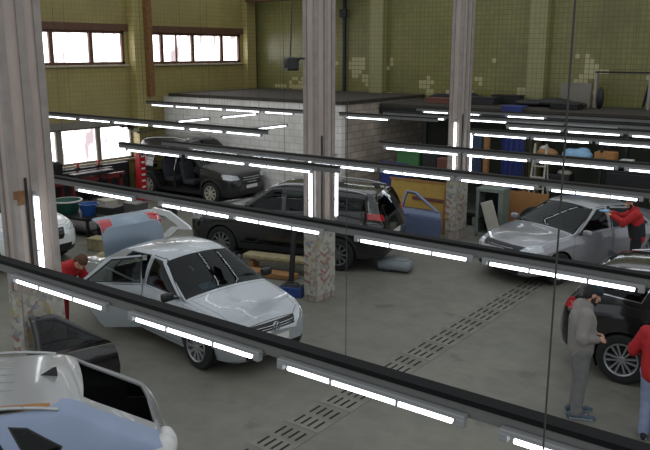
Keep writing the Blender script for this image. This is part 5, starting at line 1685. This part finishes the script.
tag(MB().box((0, 0, 0.2), (0.36, 0.3, 0.4), M['rosewood'], bev=0.03).build('storage_bin', loc=(-10.42, 19.55, 1.30)), 'reddish brown box at the right end of the dark workbench', 'box')

# on top of the loft
LT = LZ + 0.06
fr = thing('door_frame', 'bare dark door frame standing on the loft at the right', 'frame', (-6.45, 22.6, LT), 0)
for x in (-0.75, 0.75):
    MB().box((x, 0, 0.5), (0.07, 0.1, 1.0), M['steel_angle']).build('post', fr)
MB().box((0, 0, 1.02), (1.57, 0.1, 0.05), M['dark_metal']).build('header', fr)
tag(MB().box((0, 0, 0.35), (0.9, 0.06, 0.7), M['plaster']).build('panel', loc=(-7.75, 22.5, LT), rot=(R(-5), 0, 0)), 'grey brown panel leaning on the loft left of the door frame', 'panel')
tag(MB().ball((0, 0, 0.30), (0.11, 0.1, 0.32), M['black_plastic'], 12, 10).build('bag', smooth=60, loc=(-6.93, 22.2, LT)), 'black bag hanging narrow at the left post of the loft door frame', 'bag')
tag(MB().tube([(0.62, 0, 0.04), (0.5, 0, 0.7), (0.15, 0, 1.15), (-0.3, 0, 1.35)], 0.04, M['dark_metal']).build('bent_pipe', smooth=50, loc=(-5.3, 22.9, LT), rz=R(180)), 'bent dark pipe rising from the loft at the right edge', 'pipe')
LO = [(-11.6, 21.6, 1.1, 0.14, 'rosewood', 'flat reddish brown box on the loft left of the farthest column'), (-10.4, 21.9, 0.9, 0.2, 'dark_plastic', 'flat charcoal box on the loft behind the farthest column'),
      (-7.6, 21.4, 0.8, 0.14, 'dark_metal', 'dark flat box on the loft in the middle of its right half'), 
      (-9.9, 22.6, 0.9, 0.25, 'dark_metal', 'dark box at the back wall on the loft, left of the pilaster')]
for x, y, wd, h, mm, lab in LO:
    tag(MB().box((0, 0, h / 2), (wd, 0.45, h), M[mm], bev=0.015).box((0, 0, h + 0.012), (wd + 0.02, 0.47, 0.03), M[mm], bev=0.008).build('crate', loc=(x, y, LT)), lab, 'crate')

def heap(name, label, cat, loc, balls, m, voxel=0.04):
    b = MB()
    for c, r in balls:
        b.ball(c, r, m, 14, 9)
    return tag(link(name, b.mesh(name, 60), None, loc), label, cat)
heap('tarpaulin', 'dark brown heap of tarpaulin on the loft behind the middle column', 'tarpaulin', (-11.6, 22.5, LT), [((-0.5, 0, 0.12), (0.55, 0.3, 0.13)), ((0.2, 0.05, 0.16), (0.6, 0.32, 0.17)), ((0.75, 0, 0.11), (0.4, 0.28, 0.12))], M['dark_cloth'])
heap('tarpaulin', 'dark low heap of tarpaulin on the loft right of the farthest column', 'tarpaulin', (-8.4, 22.0, LT), [((-0.5, 0, 0.10), (0.5, 0.3, 0.11)), ((0.2, 0.05, 0.13), (0.6, 0.32, 0.14)), ((0.8, 0, 0.09), (0.4, 0.28, 0.10))], M['dark_plastic'])
tag(MB().box((0, -0.03, -0.17), (0.62, 0.05, 0.46), M['blue_sheet'], bev=0.015).box((0, 0.2, 0.08), (0.62, 0.5, 0.05), M['blue_sheet'], bev=0.015).build('folded_sheet', loc=(-8.75, 20.30, LT)), 'folded blue sheet hanging over the loft edge right of the farthest column', 'sheet')
# stores against the wall below the lower windows
ws = thing('parts_rack', 'low dark rack of body parts against the window wall, behind the pulling bench', 'rack', (-20.98, 14.6, 0), R(90))
for z in (0.12, 0.60, 1.02):
    MB().box((0, 0, z), (3.6, 0.34, 0.05), M['dark_metal']).build('shelf', ws)
MB().box((0, -0.15, 0.52), (3.6, 0.03, 1.0), M['dark_plastic']).build('back_panel', ws)
for x in (-1.78, 0, 1.78):
    MB().box((x, 0, 0.52), (0.06, 0.34, 1.04), M['dark_metal']).build('upright', ws)
for k, (x, y, wd, dp, h, mm, lab) in enumerate(((-18.55, 13.75, 0.5, 0.4, 0.42, 'off_white', 'pale box on the floor behind the exhaust pipes'),
        (-18.0, 14.35, 0.6, 0.45, 0.3, 'grey_metal', 'grey metal box on the floor between bench and plywood sheet'),
        (-15.2, 10.95, 0.45, 0.35, 0.3, 'sacking', 'beige box on the floor right of the white crossover'),
        (-16.9, 14.6, 0.5, 0.4, 0.25, 'dark_plastic', 'flat charcoal box on the floor near the wrecked crossover'))):
    tag(MB().box((0, 0, h / 2), (wd, dp, h), M[mm], bev=0.015).box((0, 0, h - 0.03), (wd + 0.02, dp + 0.02, 0.05), M[mm], bev=0.01).build('parts_box', loc=(x, y, 0), rz=R(12 * k - 10)), lab, 'box')
